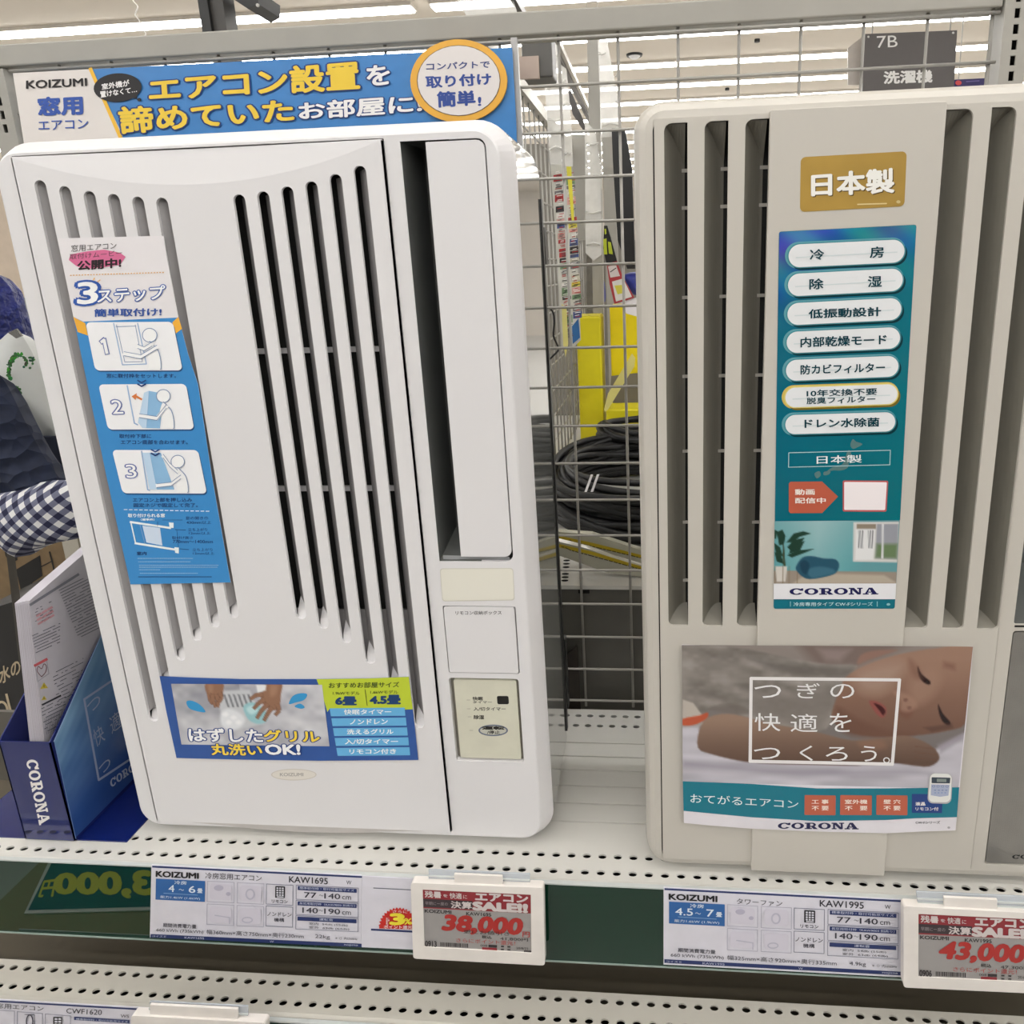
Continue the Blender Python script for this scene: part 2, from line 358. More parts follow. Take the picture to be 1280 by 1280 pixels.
# ------------------------------------------------------------------ shelves
PIT = .01706
def perfrow(mb, x0, x1, ya, yb, yc, z, xph, rx=.0047, ry=.0032):
    n = int((x1-x0)/PIT); xs = xph-PIT*int((xph-x0)/PIT)-PIT/2
    k = 12
    for i in range(n+1):
        a, b = xs+i*PIT, xs+(i+1)*PIT; cx = (a+b)/2; o = []; h = []
        for j in range(k):
            an = 2*math.pi*(j+.5)/k; c, s_ = math.cos(an), math.sin(an)
            tx = (PIT/2)/abs(c); ty = ((yb-yc) if s_ > 0 else (yc-ya))/abs(s_)
            q = min(tx, ty); o.append((cx+q*c, yc+q*s_, z)); h.append((cx+rx*c, yc+ry*s_, z))
        cor = [(b, yb, z), (a, yb, z), (a, ya, z), (b, ya, z)]
        hd = [(p[0], p[1], z-.0022) for p in h]
        v = o+h+hd+cor; f = [(j, (j+1) % k, (j+1) % k+k, j+k) for j in range(k)]+[(j+k, (j+1) % k+k, (j+1) % k+2*k, j+2*k) for j in range(k)]
        for ci, cpt in enumerate(cor):      # corner triangles
            best = sorted(range(k), key=lambda j: (o[j][0]-cpt[0])**2+(o[j][1]-cpt[1])**2)
            # consecutive pair of boundary points on both sides of the corner
            for j in range(k):
                p, q = o[j], o[(j+1) % k]
                if abs(p[0]-q[0]) > 1e-7 and abs(p[1]-q[1]) > 1e-7:
                    if min(abs(p[0]-cpt[0]), abs(q[0]-cpt[0])) < 1e-6 and min(abs(p[1]-cpt[1]), abs(q[1]-cpt[1])) < 1e-6: f.append((j, (j+1) % k, 3*k+ci))
        mb.add(v, f)
X0, X1 = -.70, .62
def grooved(mb, ya, yb, z, gro, step=False):
    prof = [(ya, z)]+([(ya+.001, z-.030), (-.027, z-.030), (-.026, z-.016), (-.022, z-.016), (-.021, z-.034), (.03, z-.034), (.032, z)] if step else [])
    for g in gro: prof += [(g-.0011, z), (g-.0009, z-.0022), (g+.0009, z-.0022), (g+.0011, z)]
    prof.append((yb, z))
    for (p, q) in zip(prof[:-1], prof[1:]): mb.add([(X0, p[0], p[1]), (X1, p[0], p[1]), (X1, q[0], q[1]), (X0, q[0], q[1])], [(0, 1, 2, 3)])
sh = thing('store_shelf', 'white perforated steel shelf carrying the two window units', 'shelf', (0, .1, -.02))
mb = MB(); perfrow(mb, X0, X1, -.0365, -.0162, -.0269, 0, .1621); perfrow(mb, X0, X1, -.0162, .003, -.0058, 0, .1621+PIT*.0)
grooved(mb, .003, .2065, 0, [float(at(750, y, Z=0)[1]) for y in (1028, 1005, 983, 963, 946, 929)])
perfrow(mb, X0, X1, .2065, .2278, .2167, 0, .0045); perfrow(mb, X0, X1, .2278, .2515, .2387, 0, .0054)
build('deck', mb, steel_w, sh, recalc=False)
build('deck_lip', MB().prism([(-.0365, 0), (-.0405, -.0015), (-.042, -.006), (-.042, -.03), (-.039, -.03), (-.039, -.006), (-.0365, -.004)], 0, X0, X1), steel_w, sh)
build('underside', MB().box(X0, X1, -.03, .25, -.032, -.028), hole_m, sh)
build('back_lip', MB().box(X0, X1, .2515, .2535, -.03, .0), steel_w, sh)
rl = thing('price_rail', 'dark green price rail along the front edge of the upper shelf', 'price rail', (0, -.045, -.1))
build('rail_channel', MB().prism([(-.046, -.0985), (-.046, .0026), (-.0425, .0026), (-.0425, -.0985)], 0, X0, X1), green_m, rl)
build('clear_edge', MB().prism([(-.0468, .0026), (-.0468, .0042), (-.0425, .0042), (-.0425, .0026)], 0, X0, X1), mat('milky_plastic_edge', (196, 200, 198), .15, coat=.5), rl)
build('lower_edge', MB().box(X0, X1, -.0472, -.0425, -.0998, -.0985), mat('pale_green_edge', (150, 165, 158), .2, coat=.5), rl)
# lower shelf
ZL = -.153
s2 = thing('store_shelf', 'lower grey white perforated shelf below the green price rail', 'shelf', (0, .1, ZL-.02))
ya, yb = -.0665, -.0455
mb = MB(); perfrow(mb, X0-.3, X1, -.0765, -.056, ya, ZL, -.6028+PIT*8); perfrow(mb, X0-.3, X1, -.056, -.036, yb, ZL, -.6392+PIT*8)
X0s = X0; X0 = X0s
build('deck', mb, steel_low, s2, recalc=False)
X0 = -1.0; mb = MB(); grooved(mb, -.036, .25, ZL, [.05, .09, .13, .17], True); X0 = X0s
build('shaded_rear_deck', mb, mat('shade_toned_steel', (92, 85, 72), .45), s2, recalc=False)  # rear deck: the upper shelf's shade put into colour and sunk shape
build('deck_lip', MB().prism([(-.0765, ZL), (-.0805, ZL-.0015), (-.082, ZL-.006), (-.082, ZL-.03), (-.079, ZL-.03), (-.0765, ZL-.004)], 0, X0-.3, X1), steel_low, s2)
build('underside', MB().box(X0-.3, X1, -.077, -.0365, ZL-.026, ZL-.022), hole_m, s2)
r2 = thing('price_rail', 'green price rail along the front edge of the lower shelf', 'price rail', (0, -.085, ZL-.1))
build('rail_channel', MB().prism([(-.086, ZL-.097), (-.086, ZL-.001), (-.0825, ZL-.001), (-.0825, ZL-.097)], 0, X0-.3, X1), green_m, r2)
build('clear_edge', MB().prism([(-.0868, ZL-.001), (-.0868, ZL+.001), (-.0825, ZL+.001), (-.0825, ZL-.001)], 0, X0-.3, X1), mat('milky_plastic_edge', (196, 200, 198), .15), r2)
og = thing('unseen_gondola', 'grey shelf block across the aisle, behind the viewer', 'shelf', (0, -1.95, -.85))  # unseen shelf block, added to hold back the low lamp rows
build('back_panel', MB().box(-4.5, 4.5, -2.0, -1.9, -.85, .75), mat('unseen_gondola_grey', (118, 112, 106), .6, var=.35, scale=5), og)  # back of the added, unseen shelf block
for zz in (-.75, -.40, -.05, .30): build('unseen_gondola_board', MB().box(-4.5, 4.5, -1.9, -1.55, zz-.03, zz), steel_g, og)
# price placard lying low in the aisle: the glossy green rail mirrors it
CM = np.array([CAM[0], 2*-.0461-CAM[1], CAM[2]])
class MirrorDecal(Decal):
    def put(s, P, f, col, dz=0.):
        R = atv(P, Y=-.0461); d = R-CM; t = (-.45-CM[2])/d[:, 2]; Q = CM+d*t[:, None]; Q[:, 2] += s.L*.0006+dz*3; s.add(Q, f, ink(col))
MD = MirrorDecal(Y=0.); bd_ = []
for (x, y) in ((30, 1142), (66, 1066), (330, 1060), (330, 1134)):
    R = at(x, y, Y=-.0461); d = R-CM; bd_.append(tuple((CM+d*((-.45-CM[2])/d[2]))[:2]))
pcd = build('price_placard', MB().prism(bd_, 2, -.452, -.45), mat('white_placard', (236, 236, 232), .5), None, label='blue price placard with big yellow 33,000, seen only mirrored in the green rail', cat='placard')
MD.lay(1).poly([(35, 1138), (69, 1070), (324, 1064), (324, 1130)], (30, 74, 100)).lay(2).text('33,000', [(214, 1089), (71, 1093.5), (68, 1121), (218, 1123)], (236, 232, 70), .05).text('円', [(70, 1100), (55, 1102), (48, 1122), (66, 1121)], (236, 232, 70), .03)
build('lettering', MD, INKM, pcd)
cx_, cy_ = np.mean(bd_, 0); build('floor_carton', MB().box(cx_-.25, cx_+.25, cy_-.12, cy_+.12, -.85, -.4525), mat('plain_carton', (150, 130, 100), .7), None, label='plain carton on the aisle floor carrying the price placard', cat='carton')
# panel closing the back of the shelf bay below the upper shelf
build('back_board', MB().box(-1.0, .7, .256, .262, -.85, -.03), mat('dark_grey_board', (92, 88, 80), .6), None, label='dark grey back board under the upper shelf', cat='board')
build('plinth', MB().box(-1.0, .7, -.05, .25, -.85, -.40), steel_low, None, label='base plinth of the shelf frame below the lower shelf', cat='plinth')
#PART3
# ------------------------------------------------------------------ left window unit
F0 = 0.
def wx(x, y, Y=0.): return float(at(x, y, Y=Y)[0])
def wz(x, y, Y=0.): return float(at(x, y, Y=Y)[2])
lu = thing('window_air_conditioner', 'glossy white window air conditioner at left with slatted grille and blue stickers', 'air conditioner', (-.242, .07, .0))
def cont(ins, y, x0=-.4885, x1=.0035, z0=.003, z1=.7575, r=.034):
    return [(p[0], y, p[1]) for p in rr(x0+ins, x1-ins, z0+ins, z1-ins, max(.004, r-ins), 8)]
mb = MB(); mb.loft([cont(.0125, 0), cont(.0108, .0010), cont(.0014, .0155), cont(0, .0195)])
PL, PR, PB, PT = -.4585, -.1085, .0205, .7428
dl, dr_, dt, db = (wx(499, 174)+wx(549.7, 702))/2, (wx(608.5, 178)+wx(640, 693))/2, wz(560, 174), wz(600, 702)
rx0, rx1, rz0, rz1 = (wx(554, 758)+wx(560, 840))/2, (wx(645, 758)+wx(649, 840))/2, wz(600, 841.5), wz(600, 757.5)
cx0, cx1, cz0, cz1 = (wx(561, 848)+wx(570.5, 952))/2, (wx(648.6, 848)+wx(654.3, 952))/2, wz(610, 952), wz(600, 847.8)
outer = [(p[0], p[2]) for p in cont(.0125, 0)]
holes = [rr(PL, PR, PB, PT, .001, 1), rr(dl, dr_, db, dt, [.0005, .008, .008, .0005], 4), rr(rx0, rx1, rz0, rz1, .002, 3), rr(cx0, cx1, cz0, cz1, .003, 3)]
f1 = MB(); f1.plate(outer, holes, 0, .008, back=False)
mb.add(f1.v, f1.f)
build('front_frame', mb, white_p, lu, smooth=False, recalc=False)
# chassis behind: glossy right side, dark gasket at the rear edge
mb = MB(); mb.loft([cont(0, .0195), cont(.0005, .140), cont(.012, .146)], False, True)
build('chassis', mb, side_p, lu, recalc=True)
build('rear_gasket', MB().box(-.004, .0046, .1375, .1455, .05, .700), black_m, lu)
sp = at(722, 850, Y=.16)
build('side_bracket', MB().box(.0005, .006, .147, .160, .075, .175), black_m, lu, bevel=.001)
for fx in (-.45, -.04):
    for fy in (.06, .12): build('foot', MB().box(fx-.015, fx+.015, fy-.01, fy+.01, 0, .008), black_m, lu)
# grille panel
SLOTW = .0114; KX = -.2835
tops = [.7015, .7032, .7065, .7099, .7150, .7210]; bots = [.2815, .2706, .2540, .2303, .2000, .1540]
arc = [(-.4597+.3515*i/24) for i in range(25)]
def zarc(x): u = (x-KX)/.1755; return .7115+.0305*u*u
outerp = [(PL+.0008, PB+.0008), (PR-.0010, PB+.0008)]+[(min(PR-.001, max(PL+.0008, PR-.001-(PR-PL-.0018)*i/24)), zarc(PR-.001-(PR-PL-.0018)*i/24)) for i in range(25)]
slots = []
for k in range(6):
    for sg in (-1, 1): slots.append((KX+sg*(.0368+.0229*k), tops[k], bots[k], sg, k))
hs = [rr(x-SLOTW/2, x+SLOTW/2, zb, zt, SLOTW/2*.98, 5) for (x, zt, zb, sg, k) in slots]
g = MB(); g.plate(outerp, hs, -.002, .001)
# facet above the arc leaning back to the frame
n = 24; xs = [PL+.0008+(PR-PL-.0018)*i/n for i in range(n+1)]
v = [(x, -.002, zarc(x)) for x in xs]+[(x, -.002+.11*(PT-.001-zarc(x)), PT-.001) for x in xs]
g.add(v, [(i, i+1, n+2+i, n+1+i) for i in range(n)])
g.box(PL+.0008, PL+.0018, -.002, .012, PB, PT-.002); g.box(PR-.002, PR-.001, -.002, .012, PB, PT-.002)
for (x, zt, zb, sg, k) in slots: g.add([(x-SLOTW/2, .0005, zb-.001), (x+SLOTW/2, .0005, zb-.001), (x+SLOTW/2, .004, zb+.008), (x-SLOTW/2, .004, zb+.008), (x+SLOTW/2, .0148, zb+.022), (x-SLOTW/2, .0148, zb+.022)], [(0, 1, 2, 3), (3, 2, 4, 5)])
gp = build('grille_panel', g, white_p, lu)
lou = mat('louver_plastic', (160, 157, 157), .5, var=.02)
for (x, zt, zb, sg, k) in slots:
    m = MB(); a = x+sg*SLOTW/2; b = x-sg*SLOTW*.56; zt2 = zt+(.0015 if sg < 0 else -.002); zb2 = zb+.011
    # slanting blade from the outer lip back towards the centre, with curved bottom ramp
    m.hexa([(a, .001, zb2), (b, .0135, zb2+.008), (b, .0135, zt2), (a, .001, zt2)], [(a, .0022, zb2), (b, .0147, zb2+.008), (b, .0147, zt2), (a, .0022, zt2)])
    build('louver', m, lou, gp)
# dark filter behind the upper part, blind wall behind the lower part and the left half
build('filter', MB().box(KX+.01, KX+.165, .019, .021, .284, .735), dark_p, lu)
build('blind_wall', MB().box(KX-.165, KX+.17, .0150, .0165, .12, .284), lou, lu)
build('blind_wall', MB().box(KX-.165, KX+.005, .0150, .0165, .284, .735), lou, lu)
for py in (438, 612):
    z = wz(400, py, .012); build('cross_bar', MB().box(KX, KX+.16, .0145, .0185, z-.0025, z+.0025), white_p, lu)
# scooped shadow under the panel: lip of the frame
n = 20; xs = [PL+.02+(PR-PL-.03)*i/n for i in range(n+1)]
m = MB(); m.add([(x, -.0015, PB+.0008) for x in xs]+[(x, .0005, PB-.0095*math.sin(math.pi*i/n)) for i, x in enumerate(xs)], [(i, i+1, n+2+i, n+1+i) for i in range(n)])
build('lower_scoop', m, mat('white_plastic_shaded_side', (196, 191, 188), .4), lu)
# outlet: deep dark channel and flap
ox = (wx(532, 176)+wx(576.5, 698))/2
m = MB(); m.add([(dl, .001, db), (dl, .001, dt), (dl+.006, .045, dt), (dl+.006, .045, db+.02)], [(0, 1, 2, 3)])
m.add([(dl+.006, .045, db+.02), (dl+.006, .045, dt), (ox+.02, .045, dt), (ox+.02, .045, db+.02)], [(0, 1, 2, 3)])
m.add([(dl, .001, db), (ox+.02, .001, db), (ox+.02, .045, db+.02), (dl+.006, .045, db+.02)], [(0, 1, 2, 3)])
m.add([(dl, .001, dt), (ox+.02, .001, dt), (ox+.02, .045, dt), (dl+.006, .045, dt)], [(0, 1, 2, 3)])
build('air_outlet', m, outlet_p, lu)
m = MB().plate(rr(ox, dr_-.0012, db+.0055, dt-.0015, [.0005, .007, .007, .0005], 4), [], -.0005, .0035)
build('outlet_flap', m, white_p, lu)
build('flap_shadow_gap', MB().box(ox+.002, dr_-.0001, .0045, .006, db, dt), black_m, lu)
m = MB().add([(dl+.003, .0035, db+.0003), (dr_-.004, .0035, db+.0003), (dr_-.004, -.0002, db+.0052), (dl+.003, .0035, db+.0052)], [(0, 1, 2, 3)])
build('flap_lower_edge', m, mat('grey_white_plastic', (150, 152, 153), .35), lu)
# blank label, remote box, control panel
D = Decal(Y=0.); D.lay(1).rrect([(549.7, 710.5), (641.4, 710), (643.4, 750.5), (552.8, 751.8)], (206, 203, 190), .09).lay(2).rrect([(550.6, 711.5), (640.6, 711), (642.6, 749.5), (553.6, 750.8)], (225, 222, 210), .09)
build('blank_label', D, INKM, lu)
rb = build('remote_box', MB().plate(rr(rx0+.0012, rx1-.0012, rz0+.001, rz1-.001, .002, 3), [], -.0006, .007), white_p, lu)
build('box_gap', MB().box(rx0, rx1, .006, .0075, rz0, rz1), black_m, lu)
D = Decal(Y=-.0006); D.text('リモコン収納ボックス', (569.5, 763.8, 627, 768.6, -.4), (60, 58, 58), .01); build('lettering', D, INKM, rb)
cp = build('control_panel', MB().plate(rr(cx0+.0045, cx1-.003, cz0+.003, cz1-.003, .002, 3), [], .0015, .007), mat('pale_control_panel', (208, 206, 188), .4), lu)
build('panel_rim', MB().box(cx0, cx1, .0065, .0078, cz0, cz1), mat('grey_rim_plastic', (132, 128, 118), .5), lu)
D = Decal(Y=.0015); K = (66, 64, 60)
D.text('快眠', (590.8, 871, 603.5, 875.5), K, .03).text('タイマー', (591, 876.2, 614.7, 879.2), K, .02).text('入/切タイマー', (592, 884, 632, 888.4), K, .02).text('除湿', (592.4, 894, 605, 899), K, .03)
D.rrect([(621, 870), (635.6, 870), (636.2, 880.3), (621.8, 880.3)], (34, 33, 31), .2)
for (x, y) in ((583.5, 875), (584, 886), (585, 896), (587, 913)): D.stroke([(x, y), (x+4, y)], .8, (178, 175, 160))
D.ell(616.5, 913, 18.5, 7.2, (104, 112, 132)).lay(2).ell(616.5, 913, 16.5, 5.6, (190, 190, 178)).lay(3).text('運転', (603, 908, 630, 912), (46, 44, 42), .05).text('/停止', (609, 913.2, 625, 917.6), K, .03)
build('lettering', D, INKM, cp)
D = Decal(Y=-.002); D.lay(1).ell(367.3, 968.3, 28.5, 7.3, (205, 199, 190)).lay(2).ell(367.3, 968.3, 27, 6.2, (222, 217, 209)).lay(3).text('KOIZUMI', (350, 966.2, 379, 970.2), (170, 166, 160), .03)
build('logo_badge', D, INKM, lu)
# -------- tall blue instruction sticker
SA = [(72.5, 298), (204.5, 294.7), (209, 325), (222.9, 396), (235, 442), (247.5, 480), (264, 590), (288.3, 728), (163, 730.5), (134, 600), (107, 470), (91.6, 396)]
NAVY = (44, 70, 130); BL = (62, 138, 200)
st = sheet(SA, -.0032, paper_w, lu)
D = Decal(Y=-.0032)
D.lay(1).poly([(91.6, 396), (104, 402), (222, 397), (222.9, 396), (235, 442), (247.5, 480), (264, 590), (288.3, 728), (163, 730.5), (134, 600), (107, 470)], BL)
D.lay(2).poly([(91.6, 396), (106.5, 404), (110, 419.5), (97, 415)], (238, 176, 62)).poly([(222.9, 396), (215.5, 403), (219, 417.5), (227.5, 411)], (238, 176, 62))
D.poly([(88, 318), (110, 314), (130, 312), (150, 316), (157, 321), (150, 331), (130, 334), (108, 336), (96, 333), (86, 325)], (214, 110, 150))
D.lay(3).text('窓用エアコン', (89, 306.5, 145.5, 315, -4), (72, 70, 72), .0).text('取付けムービー', (87, 317.5, 152.5, 324.5, -5), (95, 68, 80), .0).text('公開中!', (97, 326.5, 151, 338, -4), (38, 30, 34), .04)
x = 88.
while x < 205: D.stroke([(x, 344.2-(x-88)*.032), (x+1.1, 344.2-(x-88)*.032)], 1.2, (225, 170, 80)); x += 3.6
for a in ((116, 351.5, 118, 347.5), (121, 353, 125, 350)): D.stroke([a[:2], a[2:]], 1.2, (235, 180, 90))
D.text('3', (97.5, 353.5, 121.5, 380, -1), (248, 248, 250), .02, (48, 88, 168), .07)
D.text('ステップ', (122, 361.5, 206, 379, -5), (248, 248, 250), .02, (48, 88, 168), .06)
D.text('簡単取付け!', (118, 386.5, 201.5, 396, -1.5), (52, 84, 158), .03)
def pane(q, n):
    D.lay(2).rrect([(a+1.2, b+1.8) for a, b in q], (36, 80, 130), .1).lay(3).rrect(q, (238, 238, 240), .1)
Q1 = [(107, 402.8), (216, 402.2), (228.3, 463), (119, 463.3)]; Q2 = [(123, 480.6), (232.4, 479.8), (242.8, 536.7), (135, 537)]; Q3 = [(140, 562.5), (247.5, 562.5), (258.7, 617), (153.3, 616.6)]
for q in (Q1, Q2, Q3): pane(q, 0)
LC = (120, 142, 180); LBL = (142, 186, 222)
D.lay(5)
for (qd, q) in (('1', [(125, 424), (131, 423.8), (134, 442), (130, 442.5)]), ('2', [(138.5, 500), (152, 500), (154.5, 517), (141, 517.5)]), ('3', [(156.5, 581), (169, 580.5), (171.5, 597), (158.5, 597.5)])):
    D.text(qd, q, (246, 246, 250), .0, (96, 110, 170), .05) if qd != '1' else D.stroke([(126.5, 427.5), (130, 424.5), (133.8, 441.5)], 6, (96, 110, 170)).lay(6).stroke([(126.8, 427.4), (130, 425), (133.6, 441.2)], 3.8, (246, 246, 250)).lay(5)
# step 1: frame set in the window
D.lay(4).stroke([(142, 404), (153, 456), (183, 455), (172, 404)], 1.2, (150, 178, 214)).stroke([(145.5, 406), (156, 452.5), (178, 452), (169, 406)], .7, LC).stroke([(145, 408.5), (170, 407.5)], .8, LC)
def person(dx, dy, s, arms, ym):
    D.lay(6); o = lambda P: [(dx+a*s, min(ym, dy+b*s)) for a, b in P]
    body = spline([(-1, 9), (5, 17), (11, 23), (14, 40), (13, 58), (-5, 58), (-2, 42), (-3, 30), (-6, 24), (-4, 14)], True, 3)
    D.poly(o(body), (244, 244, 246)); D.lay(7).stroke(o(spline([(-1, 8), (5, 14), (11, 22), (14, 38), (13, 57)])), .9, LC)
    D.lay(6).ell(dx-1*s, dy, 9.5*s, 9*s, (244, 244, 246)); D.lay(7).ring(dx-1*s, dy, 10*s, 9.5*s, .9, LC)
    for A in arms:
        D.lay(8).stroke(A, 5.2*s, (244, 244, 246)); D.lay(9)
        for sg in (-1, 1): D.stroke([(a, b+sg*2.6*s) for a, b in A], .7, LC)
person(188, 419, .95, [[(196, 434), (176, 446), (155, 442)], [(190, 430), (180, 436), (172, 433)]], 461.5)
D.lay(4).stroke([(159, 482), (168, 529), (172, 531)], 1.6, (150, 178, 214)).lay(5).poly([(180, 491), (186, 488.5), (204, 492), (200, 535.5), (178, 535), (172.5, 528)], LBL).lay(6).poly([(180, 491), (186, 488.5), (183, 535), (178, 535), (172.5, 528)], (190, 214, 236))
D.lay(6).poly([(164.5, 495.5), (171, 491.5), (170.5, 494), (178, 498.5), (177, 500.5), (170, 497), (169.5, 500)], (216, 126, 70))
person(205, 495, .9, [[(208, 508), (196, 523), (174, 519.5)]], 535.5)
D.lay(4).stroke([(177, 564), (184.5, 612), (187, 613)], 1.6, (150, 178, 214)).lay(5).poly([(178, 566), (201, 566), (218, 612), (187, 612)], LBL).lay(6).poly([(178, 566), (187, 566), (196, 612), (187, 612)], (190, 214, 236))
person(223, 577, .88, [[(222, 590), (212, 581), (204, 570)], [(226, 596), (214, 605), (196, 607)]], 615.5)
D.lay(3); TC = (32, 56, 104)
D.text('窓に取付枠をセットします。', (133, 467, 220, 472.4, 0), TC, .01).text('取付枠下部に', (149, 542.6, 189, 547.6), TC, .01).text('エアコン底部を合わせます。', (151, 550, 234.5, 555.4), TC, .01)
D.text('エアコン上部を押し込み', (166, 622.2, 240, 627.4), TC, .01).text('固定ネジで固定して完了。', (167, 629, 247, 634), TC, .01)
for (x, y) in ((177, 477.5), (194, 564)):
    D.lay(10).stroke([(x-5, y-2), (x, y+.8), (x+5, y-2)], 1.6, (40, 70, 130)).stroke([(x-5, y+2.6), (x, y+5.4), (x+5, y+2.6)], 1.8, (36, 60, 120))
D.lay(3); x = 155.
while x < 262: D.stroke([(x, 637+(x-155)*.02), (x+4, 637+(x-155)*.02)], .9, (226, 236, 244)); x += 6.4
WH = (232, 240, 246)
D.text('取り付けられる窓', (160, 642, 206, 646.6), WH, .03).text('（標準枠）', (176, 648, 193, 651), WH, .02)
D.text('窓の開き巾', (232, 645.5, 260, 649.6), TC, .0).text('430mm以上', (233, 651, 264, 655), TC, .0).text('立ち上がり', (235, 660, 259, 664), TC).text('12mm以上', (236, 664.8, 263, 668.2), TC)
D.text('取付け高さ', (215, 670.3, 241, 674), TC).text('770mm〜1400mm', (216, 675, 266, 679), TC).text('立ち上がり', (240.5, 685.2, 265.5, 689), TC).text('12mm以上', (241, 690, 268, 693.4), TC).text('室内', (171, 689.5, 183, 694), TC, .02)
D.lay(2).poly([(178, 657), (200, 660), (203, 682), (183, 678)], (204, 218, 236)).lay(3).stroke([(163, 652.5), (213, 660)], 2.6, WH).stroke([(169, 679), (222, 687.5)], 2.6, WH).stroke([(163.5, 652.5), (169.5, 679)], 1.6, WH).stroke([(175, 656), (181, 679)], 1., (120, 160, 206)).poly([(211, 653), (217, 653.5), (217, 660), (212, 659.5)], WH).poly([(218, 684), (223.5, 684.5), (223.5, 692), (219, 691)], WH)
D.stroke([(203, 650), (228, 650)], .5, TC).stroke([(197, 652), (197, 658)], .5, TC).stroke([(219, 662), (232, 662.5)], .6, TC).stroke([(224, 686), (236, 687)], .6, TC).stroke([(221, 663), (223, 684)], .4, TC)
for i, (y, a, b) in enumerate(((698, 172, 241), (702.2, 173, 238), (706.6, 174, 273), (709, 174, 272), (712.2, 174, 200), (716.6, 175, 247))):
    x = a
    while x < b: l = 1.2+rng.random()*2; D.stroke([(x, y), (min(b, x+l), y)], .75, (150, 190, 222)); x += l+.7
x = 173.
while x < 262: l = 1.2+rng.random()*2; D.stroke([(x, 721), (x+l, 721)], .9, (34, 66, 116)); x += l+.6
build('lettering', D, INKM, st)
# -------- wide blue and green sticker
SBq = [(199.4, 845.3), (240, 847), (300, 849), (395.6, 849), (460, 848), (511, 846), (517, 895), (522.8, 950), (400, 951), (300, 949.5), (220.6, 947.5), (208, 890)]
st = sheet(SBq, -.0032, mat('blue_print_paper', (48, 86, 156), .35), lu)
D = Decal(Y=-.0032)
D.lay(1).poly([(395.6, 849), (460, 848), (511, 846), (513.8, 870), (516, 886.6), (506.3, 887), (506, 885), (412, 886), (409.2, 889.8), (402, 866)], (190, 206, 58))
PQ = [(213.8, 854.7), (402.5, 856), (411.9, 932.8), (226.9, 930.6)]
def wash(u, v, P):
    n_ = .6*vnoise(u*9, v*5)+.4*vnoise(u*22, v*11, 2); img = np.stack([158+64*n_, 158+64*n_, 168+56*n_], 1); img = img-(26*(1-v)*(u < .45))[:, None]
    img = brush(img, P, [(268, 864), (312, 862), (330, 905), (283, 915)], (196, 198, 202), 3)
    for k in range(6): img = brush(img, P, [(279+k*6, 868), (281.5+k*6, 868), (287+k*6, 884), (284.5+k*6, 884)], (120, 122, 128), 1.2)
    SKN, SKD, SKL = (146, 108, 86), (92, 60, 46), (176, 138, 112)
    def fin(img, pts, w0, w1):      # one finger: a tapered stroke with a dark lower edge
        for i in range(len(pts)-1):
            (xa, ya), (xb, yb) = pts[i], pts[i+1]; L = math.hypot(xb-xa, yb-ya); nx, ny = -(yb-ya)/L, (xb-xa)/L; wa = w0+(w1-w0)*i/(len(pts)-1); wb = w0+(w1-w0)*(i+1)/(len(pts)-1)
            img = brush(img, P, [(xa+nx*(wa+.5), ya+ny*(wa+.5)), (xb+nx*(wb+.5), yb+ny*(wb+.5)), (xb-nx*(wb+.5), yb-ny*(wb+.5)), (xa-nx*(wa+.5), ya-ny*(wa+.5))], SKD, 1., .8)
            img = brush(img, P, [(xa+nx*wa, ya+ny*wa), (xb+nx*wb, yb+ny*wb), (xb-nx*wb, yb-ny*wb), (xa-nx*wa, ya-ny*wa)], SKN, 1.)
        return img
    img = brush(img, P, spline([(257, 854), (278, 854), (279, 864), (277, 872), (268, 875), (259, 868)], True, 3), SKN, 1.5)
    for f_ in ([(261, 866), (262, 874), (266, 880)], [(265, 868), (267, 877), (270, 884)], [(270, 868), (273, 876), (272, 884)], [(275, 866), (277, 872), (274, 878)]): img = fin(img, f_, 2.4, 1.7)
    img = brush(img, P, spline([(260, 856), (266, 856), (266, 864), (262, 866)], True, 3), SKL, 4, .6)
    img = brush(img, P, spline([(304, 884), (312, 878), (322, 880), (334, 892), (333, 902), (322, 905), (310, 899)], True, 3), (152, 196, 202), 2)
    img = brush(img, P, spline([(308, 886), (316, 882), (322, 888), (314, 893)], True, 3), (196, 224, 226), 3, .8)
    img = brush(img, P, spline([(332, 854), (352, 854), (351, 868), (350, 880), (344, 888), (334, 884), (326, 876), (328, 866)], True, 3), SKN, 1.5)
    for f_ in ([(329, 868), (320, 869), (313, 874)], [(331, 874), (323, 879), (317, 886)], [(335, 880), (327, 888), (321, 898)], [(340, 884), (334, 893), (330, 901)], [(347, 880), (349, 888), (344, 894)]): img = fin(img, f_, 2.8, 1.8)
    img = brush(img, P, spline([(338, 857), (347, 857), (345, 868), (338, 870)], True, 3), SKL, 5, .6)
    img = brush(img, P, spline([(276, 892), (284, 886), (296, 889), (306, 898), (302, 908), (288, 913), (277, 907)], True, 3), (222, 224, 228), 4)
    for (a_, b_) in ((282, 893), (292, 897), (286, 903), (298, 903)): img = brush(img, P, spline([(a_-4, b_), (a_, b_-3), (a_+4, b_), (a_, b_+3)], True, 3), (240, 240, 242), 3, .8)
    return brush(img, P, [(320, 856), (333, 856), (332, 863), (322, 866)], (228, 230, 232), 2)
D.lay(2).raster(PQ, 130, 60, wash)
BD = (58, 150, 204)
D.lay(4).poly(spline([(233, 877), (240, 876), (250, 881), (257, 890), (246, 889), (236, 885)], True, 3), BD).poly(spline([(361, 880), (366, 870), (376, 866.5), (384, 868), (380, 875), (370, 878)], True, 3), BD).poly(spline([(368, 883), (375, 879.5), (381, 884), (376, 886)], True, 3), BD)
OB = (38, 66, 132)
